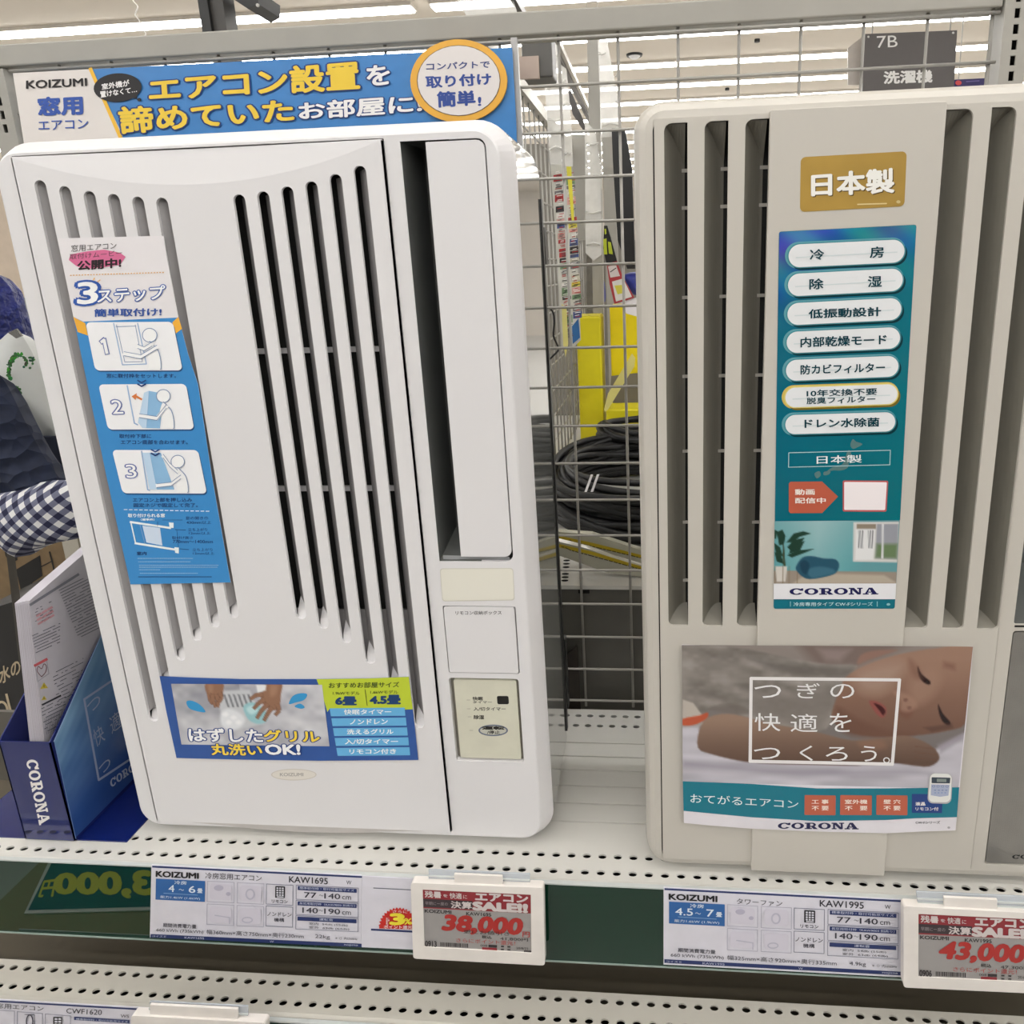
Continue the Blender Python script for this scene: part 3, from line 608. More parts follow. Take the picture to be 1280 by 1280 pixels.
D.lay(4).text('はずした', [(235, 910.5), (327, 911.5), (328.5, 928), (237.5, 926.5)], (248, 248, 250), .03, OB, .06).text('グリル', [(329, 912.5), (398, 913.5), (400, 928), (331, 927)], (246, 210, 70), .03, OB, .06)
D.text('丸洗い', [(263, 930), (326, 930.5), (328, 944.5), (265, 943.5)], (246, 210, 70), .03, OB, .06).text('OK!', [(331, 931), (374, 931), (375, 943), (333, 943)], (248, 248, 250), .04, OB, .06)
G = (60, 78, 40); NV = (32, 64, 112)
D.lay(3).text('おすすめお部屋サイズ', (411, 853.3, 499, 860.2, -1), G, .015).text('1.9kWモデル', (416, 864.3, 449.5, 868.6), G, .01).text('6畳', (420, 871, 445, 881), NV, .06).text('1.6kWモデル', (463, 863, 497.5, 867.2), G, .01).text('4.5畳', (463, 869.4, 500, 880, -.4), NV, .06).stroke([(456.3, 862), (459, 882)], .8, G)
for i, tx in enumerate(('快眠タイマー', 'ノンドレン', '洗えるグリル', '入/切タイマー', 'リモコン付き')):
    x0, y0, x1 = 412+i*2.1, 885.4+i*12.35, 505.8+i*1.5
    D.lay(2).poly([(x0, y0), (x1, y0-.9), (x1+.9, y0+9.3), (x0+1.6, y0+10)], (104, 176, 222))
    cx = 459.5+i*1.6; hw_ = (29.5, 23.5, 29, 33, 29)[i]; D.lay(3).text(tx, (cx-hw_, y0+1.6, cx+hw_, y0+7.8, -.4), (240, 246, 250), .02)
build('lettering', D, INKM, st)
#PART4
# ------------------------------------------------------------------ right window unit
RY = -.025
ru = thing('window_air_conditioner', 'ivory window air conditioner at right with wide slots, gold sticker and sleeping child poster', 'air conditioner', (.355, .05, 0))
def contr(ins, y, x0=.1085, x1=.612, z0=.004, z1=.7595, r=.026):
    return [(p[0], y, p[1]) for p in rr(x0+ins, x1-ins, z0+ins, z1-ins, max(.004, r-ins), 8)]
mb = MB(); mb.loft([contr(.0165, RY), contr(.0105, RY+.0012), contr(.005, RY+.006), contr(.0015, RY+.013), contr(0, RY+.022), contr(0, RY+.16), contr(.01, RY+.165)], False, True)
outer = [(p[0], p[2]) for p in contr(.0165, RY)]
gx0, gx1, gz0, gz1 = .1262, .4385, .021, .7425
ox0, oz0, oz1 = .4510, .2975, .735
hx = [rr(ox0, .585, oz0, oz1, .002, 2), rr(ox0+.0002, .585, .0285, .2905, .003, 3)]
RS = [(.1342, .1530), (.1666, .1856), (.1990, .2180), (.3535, .3740), (.3875, .4062), (.4183, .4371)]
RZ0, RZ1 = .2925, .7390
gpan = rr(gx0-.0012, gx1, gz0, gz1, .001, 1)
f1 = MB(); f1.plate(outer, hx+[gpan], RY, RY+.006, back=False); mb.add(f1.v, f1.f)
build('casing', mb, ivory_p, ru, recalc=False)
build('seam_shadow', MB().plate(rr(gx0-.0011, gx1, gz0, gz1, .0005, 1), [rr(gx0+.002, gx1-.002, gz0+.002, gz1-.002, .0005, 1)], RY+.0035, RY+.005), black_m, ru)
g = MB(); hs = []
for i, (a, b) in enumerate(RS):
    hs.append(rr(a, b, RZ0, RZ1, [.0045, .0005, .0005, .006] if i < 3 else [.0005, .0045, .006, .0005], 4))
g.plate(rr(gx0, gx1-.0008, gz0, gz1, .001, 1), hs, RY-.0012, RY+.0010)
gp = build('front_grille', g, ivory_p, ru)
for i, (a, b) in enumerate(RS):
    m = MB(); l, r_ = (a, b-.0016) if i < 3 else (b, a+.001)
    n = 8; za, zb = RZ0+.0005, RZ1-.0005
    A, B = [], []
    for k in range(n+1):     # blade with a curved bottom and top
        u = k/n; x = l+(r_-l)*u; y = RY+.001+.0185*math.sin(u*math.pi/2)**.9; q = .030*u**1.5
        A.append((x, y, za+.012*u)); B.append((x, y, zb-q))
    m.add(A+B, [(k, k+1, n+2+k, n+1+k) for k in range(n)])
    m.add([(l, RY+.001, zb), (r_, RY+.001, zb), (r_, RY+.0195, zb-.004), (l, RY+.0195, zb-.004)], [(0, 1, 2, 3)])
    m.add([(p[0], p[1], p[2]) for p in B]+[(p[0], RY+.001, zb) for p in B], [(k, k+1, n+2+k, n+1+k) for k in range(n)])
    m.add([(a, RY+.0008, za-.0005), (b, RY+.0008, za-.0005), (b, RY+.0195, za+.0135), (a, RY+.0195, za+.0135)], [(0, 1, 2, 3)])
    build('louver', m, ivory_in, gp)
build('filter', MB().box(.130, .222, RY+.0205, RY+.022, .285, .745), dark_p, ru)
for z in (.705, .675, .60, .53, .46, .39, .33): build('cross_bar', MB().box(.131, .222, RY+.019, RY+.0202, z-.0014, z+.0014), ivory_p, ru)
cs = build('centre_strip', MB().plate(rr(.2178, .3523, .0135, .7445, .0008, 1), [], RY-.0045, RY+.001), ivory_p, ru, bevel=.0012)
m = MB(); m.add([(ox0, RY+.001, oz0), (ox0, RY+.001, oz1), (ox0+.02, RY+.07, oz1), (ox0+.02, RY+.07, oz0+.03)], [(0, 1, 2, 3)])
m.add([(ox0, RY+.001, oz0), (.59, RY+.001, oz0), (.59, RY+.07, oz0+.03), (ox0+.02, RY+.07, oz0+.03)], [(0, 1, 2, 3)])
m.add([(ox0+.02, RY+.07, oz0+.02), (.59, RY+.07, oz0+.02), (.59, RY+.07, oz1), (ox0+.02, RY+.07, oz1)], [(0, 1, 2, 3)])
build('air_outlet', m, outlet_p, ru)
build('outlet_gap', MB().box(ox0+.001, .585, RY-.0004, RY+.0004, .2945, .2962), black_m, ru)
# perforated silver control cover: fine dots done in the material
sm = mat('perforated_silver_panel', (150, 147, 142), .32, metal=.55, var=.06)
nt = sm.node_tree; tc = nt.nodes.new('ShaderNodeTexCoord'); mpn = nt.nodes.new('ShaderNodeMapping'); mpn.inputs['Scale'].default_value = (700, 700, 700); mpn.inputs['Rotation'].default_value = (0, .785, 0)
ck = nt.nodes.new('ShaderNodeTexChecker'); ck.inputs['Scale'].default_value = 1; nt.links.new(tc.outputs['Object'], mpn.inputs[0]); nt.links.new(mpn.outputs[0], ck.inputs[0])
bp = nt.nodes.new('ShaderNodeBump'); bp.inputs['Distance'].default_value = .0005; bp.inputs['Strength'].default_value = .5; nt.links.new(ck.outputs['Fac'], bp.inputs['Height']); nt.links.new(bp.outputs[0], nt.nodes['Principled BSDF'].inputs['Normal'])
pc = build('silver_cover', MB().plate(rr(ox0+.0012, .584, .0300, .289, .003, 3), [], RY+.0005, RY+.004), sm, ru)
D = Decal(Y=RY+.0005); corona(D, [(1265.5, 1068.5), (1326, 1068.5), (1325, 1073.5), (1265, 1073.5)], (30, 30, 34)); build('lettering', D, INKM, pc)
for fx in (.16, .56):
    for fy in (.04, .1): build('foot', MB().box(fx-.015, fx+.015, fy-.01, fy+.01, 0, .006), black_m, ru)
# -------- gold sticker
SY = RY-.0048
q = [(1001, 196.5), (1133.5, 189), (1130.5, 257.8), (1000, 265)]
D0 = Decal(Y=SY); D0.lay(1)
def rrq(q, r, n=5):
    d = Decal(Y=SY); q = np.array(q, float); hpx = np.linalg.norm(q[3]-q[0]); wpx = np.linalg.norm(q[1]-q[0]); ru_ = r*hpx/wpx; out = []
    for (cx, cz, a0) in ((0, 0, 180), (1, 0, 270), (1, 1, 0), (0, 1, 90)):
        for k in range(n+1): a = math.radians(a0+90*k/n); out.append(((ru_ if cx == 0 else 1-ru_)+ru_*math.cos(a), (r if cz == 0 else 1-r)+r*math.sin(a)))
    out = np.array(out); return bil(q, out[:, 0], out[:, 1]).tolist()
st = sheet(rrq(q, .09), SY, mat('gold_sticker', (176, 142, 64), .38, metal=.25, var=.10, scale=18), ru)
D = Decal(Y=SY); qq = [(1015, 218), (1117, 210.5), (1117, 240.5), (1015, 244.8)]
D.lay(1).text('日本製', [(a+1.2, b+1.2) for a, b in qq], (92, 72, 34), .035).lay(2).text('日本製', qq, (236, 234, 228), .035)
D.lay(1)
x = 1072.
while x < 1108: l = 1.2+rng.random()*1.6; D.stroke([(x, 255.5-(x-1072)*.03), (x+l, 255.4-(x-1072)*.03)], 1.6, (216, 196, 140)); x += l+.7
D.ell(1123, 252.3, 2.6, 2, (204, 184, 128)); build('lettering', D, INKM, st)
# -------- long teal sticker
TQ = [(973.7, 289.5), (1145.7, 280.7), (1118.4, 760.8), (967, 761)]
st = sheet(rrq(TQ, .006, 3), SY, mat('teal_print_paper', (12, 108, 126), .3), ru)
def sky(u, v, P):
    base = np.stack([8+0*u, 100+8*u, 118+8*(1-v)], 1)
    a = np.clip(1.25-v*3.4-.5*u, 0, 1)[:, None]; blue = np.stack([48+20*np.sin(u*9+v*20), 96+26*np.sin(u*14-v*33)+30*u, 160+16*np.sin(u*6+v*40)], 1)
    return base*(1-a)+blue*a
D = Decal(Y=SY); D.lay(1).raster([(974.4, 290.2), (1145, 281.5), (1125.2, 650), (968.5, 652)], 24, 70, sky)
pills = [(985.7, 1130.6, 320.3, 313.4, 14.3, '冷', 0), (985, 1128.5, 356.6, 349.2, 14.0, '', 0), (984.3, 1126.6, 393, 385.8, 13.7, '', 0), (983.3, 1125, 428.3, 422, 13.3, '', 0), (982.5, 1123, 463.3, 457.5, 13, '', 0), (981.7, 1121.8, 497.2, 492.3, 12.3, '', 1), (981.7, 1119, 531, 527, 12, '', 0)]
for (x0, x1, yl, yr, hh, _, yel) in pills:
    q = lambda e, dx=0, dy=0: [(x0-e+dx, yl-hh-e*.8+dy), (x1+e+dx, yr-hh-e*.8+dy), (x1+e+dx, yr+hh+e*.8+dy), (x0-e+dx, yl+hh+e*.8+dy)]
    D.lay(2).rrect(q(3, -1.5, -.5), (96, 160, 170) if not yel else (206, 186, 96), .499, 8).lay(3).rrect(q(1, 2.6, 2.8), (6, 52, 60) if not yel else (120, 104, 36), .499, 8)
    D.lay(4).rrect(q(1.6), (70, 140, 150) if not yel else (222, 206, 120), .499, 8).lay(5).rrect(q(0), (226, 228, 230), .499, 8)
    D.lay(6).poly([(x0+9, yl+1), (x1-9, yr+1), (x1-9, yr+2.4), (x0+9, yl+2.4)], (206, 216, 218))
T = (16, 62, 74)
D.lay(7).text('冷', (1012.5, 312, 1030, 325, -.8), T, .02).text('房', (1087.5, 308.8, 1104.5, 322.4, -.8), T, .02).text('除', (1012, 348.8, 1029, 361.8, -.8), T, .02).text('湿', (1085, 345.6, 1102, 358.8, -.8), T, .02)
D.text('低振動設計', (1011, 386.8, 1101, 398, -3.2), T, .025).text('内部乾燥モード', (1001, 421.8, 1108, 434, -3.6), T, .025).text('防カビフィルター', (1001, 456.4, 1106, 468, -3), T, .025)
D.text('10年交換不要', (1008.5, 487.6, 1096, 496, -2.6), T, .02).text('脱臭フィルター', (1008.5, 497.2, 1094, 505.2, -2.6), T, .02).text('ドレン水除菌', (1006, 524, 1099, 535, -2), T, .025)
MP = (88, 122, 122)
D.lay(2).poly(spline([(1063, 556), (1066, 549), (1070, 552), (1078, 555), (1072, 559), (1066, 561)], True, 3), MP).poly(spline([(1060, 563), (1064, 566), (1061, 575), (1060, 584), (1052, 588), (1042, 588), (1034, 589), (1041, 584), (1052, 581), (1056, 574)], True, 3), MP).poly(spline([(1018, 592), (1024, 589), (1026, 594), (1021, 598)], True, 3), MP).poly(spline([(1030, 590), (1038, 589), (1036, 593), (1030, 594)], True, 3), MP)
BX = (178, 214, 218)
D.lay(3).stroke([(986, 566), (1113, 562.8), (1112.3, 581), (985.7, 584)], .8, BX, True).lay(4).text('日本製', (1021, 570, 1077, 579.8, -1.6), (228, 238, 240), .01)
D.lay(3).poly([(988, 602.3), (1027.6, 602), (1047.5, 620.8), (1027.6, 641.3), (988, 641.5), (986, 639), (986, 604.5)], (184, 92, 70)).lay(4).text('動画', (994, 611.6, 1018, 618.6, -.2), (246, 234, 226), .02).text('配信中', (994, 622.4, 1032, 629.2, -.2), (246, 234, 226), .02)
D.lay(3).rrect([(1053.4, 600.6), (1110.3, 601), (1108, 639.6), (1053.4, 639.4)], (186, 92, 92), .05).lay(4).rrect([(1055.2, 602.4), (1108.6, 602.8), (1106.4, 637.6), (1055.2, 637.4)], (240, 232, 234), .04)
def room(u, v, P):
    img = np.stack([96+70*np.clip(.8-abs(u-.35)*1.6-v*.5, 0, 1), 150+40*np.clip(.9-abs(u-.35)*1.6-v*.4, 0, 1), 156+36*np.clip(.9-abs(u-.35)*1.6-v*.4, 0, 1)], 1)
    img = brush(img, P, [(960, 713), (1130, 715), (1130, 732), (960, 732)], (150, 138, 126), 2); img = brush(img, P, [(1010, 716), (1105, 719), (1122, 729), (990, 730)], (178, 166, 150), 3)
    img = brush(img, P, [(1067, 653), (1124, 652), (1122, 703), (1066, 702)], (206, 204, 202), 1.2); img = brush(img, P, [(1096, 655), (1123, 655), (1121, 699), (1094, 698)], (150, 152, 160), 1.5); img = brush(img, P, [(1096, 680), (1122, 680), (1121, 698), (1094, 697)], (92, 118, 72), 5, .8)
    img = brush(img, P, [(1071, 655), (1095, 655), (1095, 661), (1071, 661)], (140, 128, 112), 1.2); img = brush(img, P, [(1070, 662), (1094, 662), (1092, 700), (1069, 700)], (222, 222, 222), 1)
    for x in (1073, 1075.5, 1078, 1085.5, 1088, 1090.5): img = brush(img, P, [(x, 663), (x+1, 663), (x+.6, 685), (x-.4, 685)], (70, 74, 78), .8, .9)
    img = brush(img, P, [(1102.5, 655), (1105, 655), (1104, 698), (1101.5, 698)], (214, 214, 216), 1)
    for pl in ([(968, 662), (972, 664), (970, 674), (967, 672)], [(971, 665), (978, 662), (982, 670), (980, 680), (974, 682)], [(983, 678), (992, 667), (1004, 664), (1014, 667), (1000, 671), (990, 678)], [(984, 684), (992, 675), (1006, 672), (1000, 681), (988, 688)], [(984, 694), (996, 688), (1018, 686), (1006, 691), (990, 697)], [(967, 678), (975, 684), (979, 696), (970, 692)], [(968, 690), (976, 693), (980, 705), (971, 702)], [(990, 682), (1006, 676), (1000, 688), (986, 692)]):
        img = brush(img, P, pl, (34, 62, 50), 1.2)
    img = brush(img, P, [(978, 680), (980, 680), (982, 708), (979, 708)], (60, 70, 50), 1); img = brush(img, P, [(969, 708), (984, 708), (982, 727), (971, 727)], (206, 200, 192), 1.2)
    for x in (968, 978, 986, 996): img = brush(img, P, [(x, 708), (x+1, 708), (x+.6, 730), (x-.4, 730)], (120, 104, 80), 1, .8)
    img = brush(img, P, spline([(996, 706), (1003, 697), (1014, 695), (1030, 698), (1044, 699), (1049, 706), (1045, 716), (1032, 721), (1012, 724), (1002, 720), (995, 712)], True, 3), (40, 82, 102), 1.5)
    img = brush(img, P, spline([(1010, 712), (1024, 708), (1040, 711), (1044, 716), (1030, 720), (1014, 722)], True, 3), (58, 104, 124), 3); return brush(img, P, spline([(1000, 704), (1006, 700), (1012, 706), (1008, 718), (1002, 714)], True, 3), (30, 64, 84), 2.5)
D.lay(2).raster([(968.3, 651.5), (1124.3, 650.5), (1120, 729.5), (967.3, 729.5)], 110, 62, room)
D.lay(3).poly([(967.2, 729.5), (1120.2, 729.3), (1119.3, 749), (967.1, 749)], (226, 226, 230)).lay(4); corona(D, [(987, 735.5), (1097, 734.5), (1097, 743), (987, 743.6)], (34, 34, 84))
D.lay(4).text('冷房専用タイプ CW-Fシリーズ', (992, 752.8, 1091, 757.8, -.3), (196, 226, 230), .01).stroke([(988, 752), (988, 758)], .7, (160, 206, 212)).stroke([(1096.5, 752), (1096.5, 758)], .7, (160, 206, 212)).ell(1110.5, 755.5, 2.4, 1.5, (140, 190, 196))
build('lettering', D, INKG, st)
# -------- poster of the sleeping child
PY = SY-.0008
R5 = lambda pts: [(820+a/2.783, 780+b/2.783) for a, b in pts]
PPL = R5([(90, 72), (330, 80), (600, 92), (860, 92), (1103, 78), (1090, 240), (1068, 450), (1042, 718), (920, 722), (800, 728), (560, 722), (330, 712), (200, 702), (97, 692), (94, 400)])
st = sheet(PPL, PY, mat('poster_paper', (222, 218, 224), .32), ru, name='poster')
def nap(u, v, P):
    Q = np.stack([(P[:, 0]-820)*2.783, (P[:, 1]-780)*2.783], 1); x, y = Q[:, 0], Q[:, 1]
    img = np.stack([150-40*v, 140-36*v, 134-30*v], 1)
    img = brush(img, Q, [(480, 60), (900, 60), (700, 150), (560, 150)], (128, 112, 106), 40)
    img = brush(img, Q, [(560, 85), (680, 88), (640, 130), (590, 125)], (150, 134, 130), 25)
    fold = 34*(vnoise(x*.012+y*.006, y*.035-x*.008)-.5)+12*(vnoise(x*.05, y*.09, 3)-.5); shirt = np.stack([146+fold*1.3, 139+fold*1.3, 133+fold*1.3], 1)
    sp_ = spline([(60, 60), (180, 70), (330, 90), (480, 122), (600, 140), (700, 145), (660, 200), (620, 260), (612, 330), (560, 372), (330, 330), (240, 290), (180, 300), (170, 350), (60, 340)], True, 3)
    a = np.clip(.5-sd_poly(Q, sp_)/8, 0, 1)[:, None]; img = img*(1-a)+shirt*a
    img = brush(img, Q, [(330, 260), (470, 240), (640, 210), (610, 330), (560, 375), (340, 310)], (128, 120, 114), 40, .7)
    img = brush(img, Q, spline([(320, 120), (520, 145), (690, 150), (650, 185), (470, 175)], True, 3), (104, 98, 94), 22, .6)
    img = brush(img, Q, [(92, 262), (130, 275), (170, 330), (92, 350)], (196, 186, 176), 6); img = brush(img, Q, spline([(92, 330), (150, 318), (180, 308), (175, 330), (130, 352), (92, 352)], True, 3), (196, 92, 62), 5)
    img = brush(img, Q, spline([(180, 295), (250, 275), (330, 300), (300, 315), (220, 305)], True, 3), (118, 110, 104), 8, .6)
    bn = 36*(vnoise(x*.010, y*.045, 5)-.5); bed = np.stack([198+bn, 194+bn, 203+bn], 1)
    a = np.clip(.5-sd_poly(Q, [(60, 360), (150, 356), (160, 440), (400, 480), (900, 480), (1000, 420), (1110, 360), (1110, 620), (60, 620)])/14, 0, 1)[:, None]; img = img*(1-a)+bed*a
    img = brush(img, Q, [(90, 470), (400, 500), (880, 505), (960, 520), (500, 535), (90, 500)], (158, 152, 164), 26, .7)
    img = brush(img, Q, [(980, 420), (1068, 380), (1068, 400), (990, 450)], (156, 148, 158), 14, .7)
    hair = spline([(700, 140), (712, 108), (760, 92), (840, 90), (800, 105), (740, 125)], True, 3); img = brush(img, Q, hair, (150, 118, 106), 8)
    face = spline([(640, 230), (660, 185), (720, 148), (800, 118), (880, 98), (980, 84), (1110, 78), (1096, 240), (1078, 345), (1010, 372), (900, 388), (760, 392), (660, 372), (612, 330), (620, 280)], True, 3)
    a = np.clip(.5-sd_poly(Q, face)/6, 0, 1)[:, None]; sh_ = np.clip((y-120)/300, 0, 1)
    img = img*(1-a)+np.stack([164-52*sh_, 130-50*sh_, 112-46*sh_], 1)*a
    img = brush(img, Q, spline([(700, 170), (780, 140), (860, 140), (830, 200), (780, 240), (710, 230)], True, 3), (178, 150, 134), 50, .8)
    img = brush(img, Q, spline([(880, 235), (905, 180), (960, 150), (990, 190), (960, 250), (910, 280)], True, 3), (168, 134, 116), 40, .7)
    img = brush(img, Q, spline([(630, 290), (700, 330), (800, 370), (900, 384), (760, 396), (650, 376)], True, 3), (112, 78, 64), 22, .7)
    img = brush(img, Q, spline([(840, 290), (880, 300), (900, 290), (880, 330), (850, 320)], True, 3), (120, 80, 66), 16, .6)
    img = brush(img, Q, spline([(860, 262), (872, 258), (876, 266), (866, 271)], True, 3), (66, 38, 32), 5); img = brush(img, Q, spline([(874, 288), (886, 286), (888, 295), (877, 298)], True, 3), (66, 38, 32), 5)
    img = brush(img, Q, spline([(742, 268), (770, 270), (796, 286), (802, 306), (790, 326), (772, 318), (752, 292)], True, 3), (150, 84, 78), 6); img = brush(img, Q, spline([(758, 276), (782, 284), (798, 302), (790, 318), (778, 302)], True, 3), (70, 30, 32), 4)
    for pl in (spline([(910, 146), (924, 174), (954, 200), (950, 211), (930, 202), (914, 180)], True, 3), spline([(982, 280), (998, 312), (1024, 342), (1016, 352), (996, 338), (984, 308)], True, 3)): img = brush(img, Q, pl, (44, 28, 28), 5)
    img = brush(img, Q, spline([(880, 120), (905, 140), (930, 190), (900, 190), (880, 150)], True, 3), (128, 92, 78), 22, .5)
    img = brush(img, Q, spline([(826, 236), (862, 240), (900, 262), (906, 290), (880, 306), (850, 300), (852, 270)], True, 3), (176, 138, 120), 14, .6)
    img = brush(img, Q, [(930, 360), (990, 352), (1030, 345), (1034, 362), (960, 376)], (88, 62, 54), 10, .6); img = brush(img, Q, [(1000, 130), (1040, 140), (1040, 160), (1000, 150)], (128, 92, 78), 18, .6)
    arm = spline([(150, 372), (180, 326), (250, 312), (330, 328), (430, 352), (560, 376), (680, 405), (780, 398), (860, 388), (930, 408), (975, 440), (985, 472), (950, 496), (890, 492), (820, 484), (700, 492), (560, 490), (400, 486), (300, 478), (190, 452), (146, 430)], True, 3)
    a = np.clip(.5-sd_poly(Q, arm)/6, 0, 1)[:, None]; t = np.clip((y-330)/150, 0, 1); img = img*(1-a)+np.stack([158-58*t, 130-54*t, 112-48*t], 1)*a
    img = brush(img, Q, spline([(700, 410), (780, 402), (800, 430), (740, 440)], True, 3), (150, 112, 92), 20, .6)
    for yy in (430, 450, 468): img = brush(img, Q, [(900, yy-6), (975, yy+4), (975, yy+7), (900, yy-3)], (112, 78, 62), 4, .6)
    return img*.94
D = Decal(Y=PY)
D.lay(1).raster([(852.3, 806.3), (1216.2, 808.3), (1198, 986), (853.6, 977.5)], 220, 110, nap)
D.lay(2).poly(R5([(93, 547), (330, 556), (560, 572), (800, 572), (1055, 568), (1047, 672), (900, 676), (800, 682), (560, 686), (330, 672), (96, 650)]), (10, 116, 136))
WT = (234, 232, 232)
D.lay(3).text('おてがるエアコン', [(863, 992), (998, 1000), (998, 1010.5), (863, 1003)], (222, 238, 240), .0)
RB = (186, 94, 70)
for (x0, x1, a, b) in ((1005.8, 1044.6, '工 事', '不 要'), (1050.3, 1089.9, '室外機', '不   要'), (1095.6, 1134.4, '壁 穴', '不 要')):
    D.lay(3).rrect([(x0, 993.8), (x1, 994.4), (x1-.3, 1019), (x0-.3, 1018.6)], RB, .04).lay(4); c = (x0+x1)/2; h = 10.5 if a[1] == ' ' else 14
    D.text(a, (c-h, 999.5, c+h, 1004.8), (244, 226, 214), .02).text(b, (c-h, 1007.5, c+h, 1013), (244, 226, 214), .02)
D.lay(3).rrect([(1139.8, 992.4), (1178.4, 992.8), (1177.4, 1016.4), (1139.8, 1016)], (28, 62, 128), .03).lay(4).text('液晶', (1144.5, 1002.6, 1156.4, 1007), WT, .03).text('リモコン付', (1144.5, 1009, 1173, 1013.2), WT, .02)
D.lay(5).rrect([(1161.5, 966), (1191, 967.3), (1188.8, 1005), (1159, 1004)], (176, 176, 178), .18).lay(6).rrect([(1163, 966.5), (1190, 967.5), (1188, 1003), (1160, 1002.5)], (226, 226, 222), .18)
D.lay(7).rrect([(1164.5, 971.5), (1188, 972.2), (1187.4, 979.3), (1164.5, 979)], (62, 72, 82), .1).poly([(1164, 980.5), (1187, 981), (1185.5, 994.5), (1175, 996), (1163.5, 994)], (168, 176, 200)).lay(8).rrect([(1171, 973.4), (1183, 973.8), (1183, 977.6), (1171, 977.4)], (128, 138, 134), .1)
for k in range(4): D.ring(1167+k*5.6, 982.8+k*.1, 2, 1.4, .5, (112, 122, 160), n=10).ell(1169+k*4.6, 987.8, 1.4, .8, (132, 142, 176), n=10).ell(1169+k*4.2, 991, 1.2, .7, (132, 150, 190), n=10)
D.lay(3); corona(D, [(972.7, 1028.4), (1072, 1028.4), (1072.6, 1036.8), (972, 1036)], (34, 34, 76)); D.text('CW-Fシリーズ', (1144.5, 1026.3, 1175, 1029.8), (70, 70, 76), .01).ell(1186, 1034.5, 1.8, 1.4, (170, 168, 172))
fr = R5([(331, 189.5), (847, 194.5), (822, 487.5), (327.5, 477.5)]); D.lay(3).stroke(fr, 4.0, (232, 228, 228), True).lay(4)
for ch, a, b, c, d in (('つ', 342, 212, 435, 257), ('ぎ', 490, 205, 570, 258), ('の', 606, 208, 690, 258), ('快', 343, 310, 433, 372), ('適', 468, 312, 562, 375), ('を', 603, 310, 680, 375), ('つ', 340, 430, 432, 470), ('く', 500, 422, 546, 475), ('ろ', 590, 427, 667, 475), ('う', 713, 424, 768, 478), ('。', 790, 463, 814, 484)):
    (x0, y0), (x1, y1) = R5([(a, b), (c, d)]); D.text(ch, (x0, y0, x1, y1, .4), WT, -.012)
build('lettering', D, INKG, st)
#PART5
# ------------------------------------------------------------------ banner behind the left unit
BY = .238
bq = [(16, 91.5), (640, 59.5), (645, 150), (646, 178), (31, 186)]
P = atv(bq, Y=BY); ban = build('shop_banner', MB().plate([(p[0], p[2]) for p in P], [], BY, BY+.0015), mat('blue_banner_board', (54, 124, 190), .3), None, label='blue and white hanging banner board behind the top of the left unit', cat='banner')
D = Decal(Y=BY, step=.0003)
D.lay(1).poly([(16, 91.5), (113, 86.5), (152, 166), (156, 184), (31, 186)], (222, 216, 212)).lay(2).stroke([(113, 86), (155, 182)], 4.5, (236, 186, 62))
D.lay(3).text('KOIZUMI', [(33, 101), (108, 97.8), (108.5, 107.2), (33, 110.8)], (28, 24, 26), .03).text('窓用', [(47, 122.5), (102, 120), (103, 142.5), (49, 144.5)], (50, 84, 166), .045).text('エアコン', [(47.5, 151.5), (110, 149), (110, 160.5), (48.5, 163)], (50, 84, 166), .01)
D.lay(4).ell(147, 109.5, 30, 18, (34, 32, 34), -3).poly([(160, 122), (171, 118), (171.5, 123.5)], (34, 32, 34)).ell(174, 124.5, 2.6, 2.1, (34, 32, 34))
D.lay(5).text('室外機が', [(127, 105), (161, 99.5), (162, 107.5), (127.5, 112)], WT, .03).text('置けなくて…', [(125, 114.5), (171, 108.5), (171, 115), (126, 122)], WT, .03)
YE = (232, 198, 66); NB = (34, 58, 120)
D.lay(4).text('エアコン設置', [(186, 98), (447, 76.5), (449, 111), (188, 126.5)], YE, .035, NB, .045).text('を', [(458, 83), (485.5, 81), (487.5, 104.5), (460, 107.5)], WT, .03, NB, .045)
D.text('諦めていた', [(148, 134.5), (364, 124), (367, 151), (152, 167)], YE, .035, NB, .045).text('お部屋に!', [(373, 128.5), (527.5, 117.5), (526.5, 140), (375, 149.5)], WT, .03, NB, .045)
build('lettering', D, INKM, ban)
bd = build('round_badge', MB().plate([(p[0], p[2]) for p in atv([(573.3+60.5*math.cos(a), 101+52*math.sin(a)) for a in np.arange(48)/48*6.2832], Y=BY-.0045)], [], BY-.0045, BY-.0015), mat('orange_badge_board', (228, 170, 58), .35), ban)
D = Decal(Y=BY-.0045, step=.0003); D.lay(1).ring(573.3, 100.8, 52.3, 44.3, 1.2, (120, 96, 70)).lay(2).ell(573.3, 100.6, 51.3, 43.5, (222, 216, 214))
D.lay(3).text('コンパクトで', [(533, 79), (612, 76), (612, 84.5), (533, 87.5)], (52, 68, 128), .02).text('取り付け', [(532, 95.5), (613, 91.5), (614, 105.5), (533.5, 110)], (52, 76, 148), .035).text('簡単', [(546.5, 115), (593, 113.5), (594, 131), (547.5, 134)], (52, 76, 148), .04).text('!', (598, 121.5, 601, 132), (52, 76, 148), .03)
build('lettering', D, INKM, bd)
build('support_post', MB().box(*sorted((wx(641, 100, .243), wx(649, 100, .243))), .243, .249, .75, .887), mat('grey_silver_strip', (172, 170, 168), .35, metal=.2), None, label='narrow grey strip post beside the right end of the banner', cat='post')
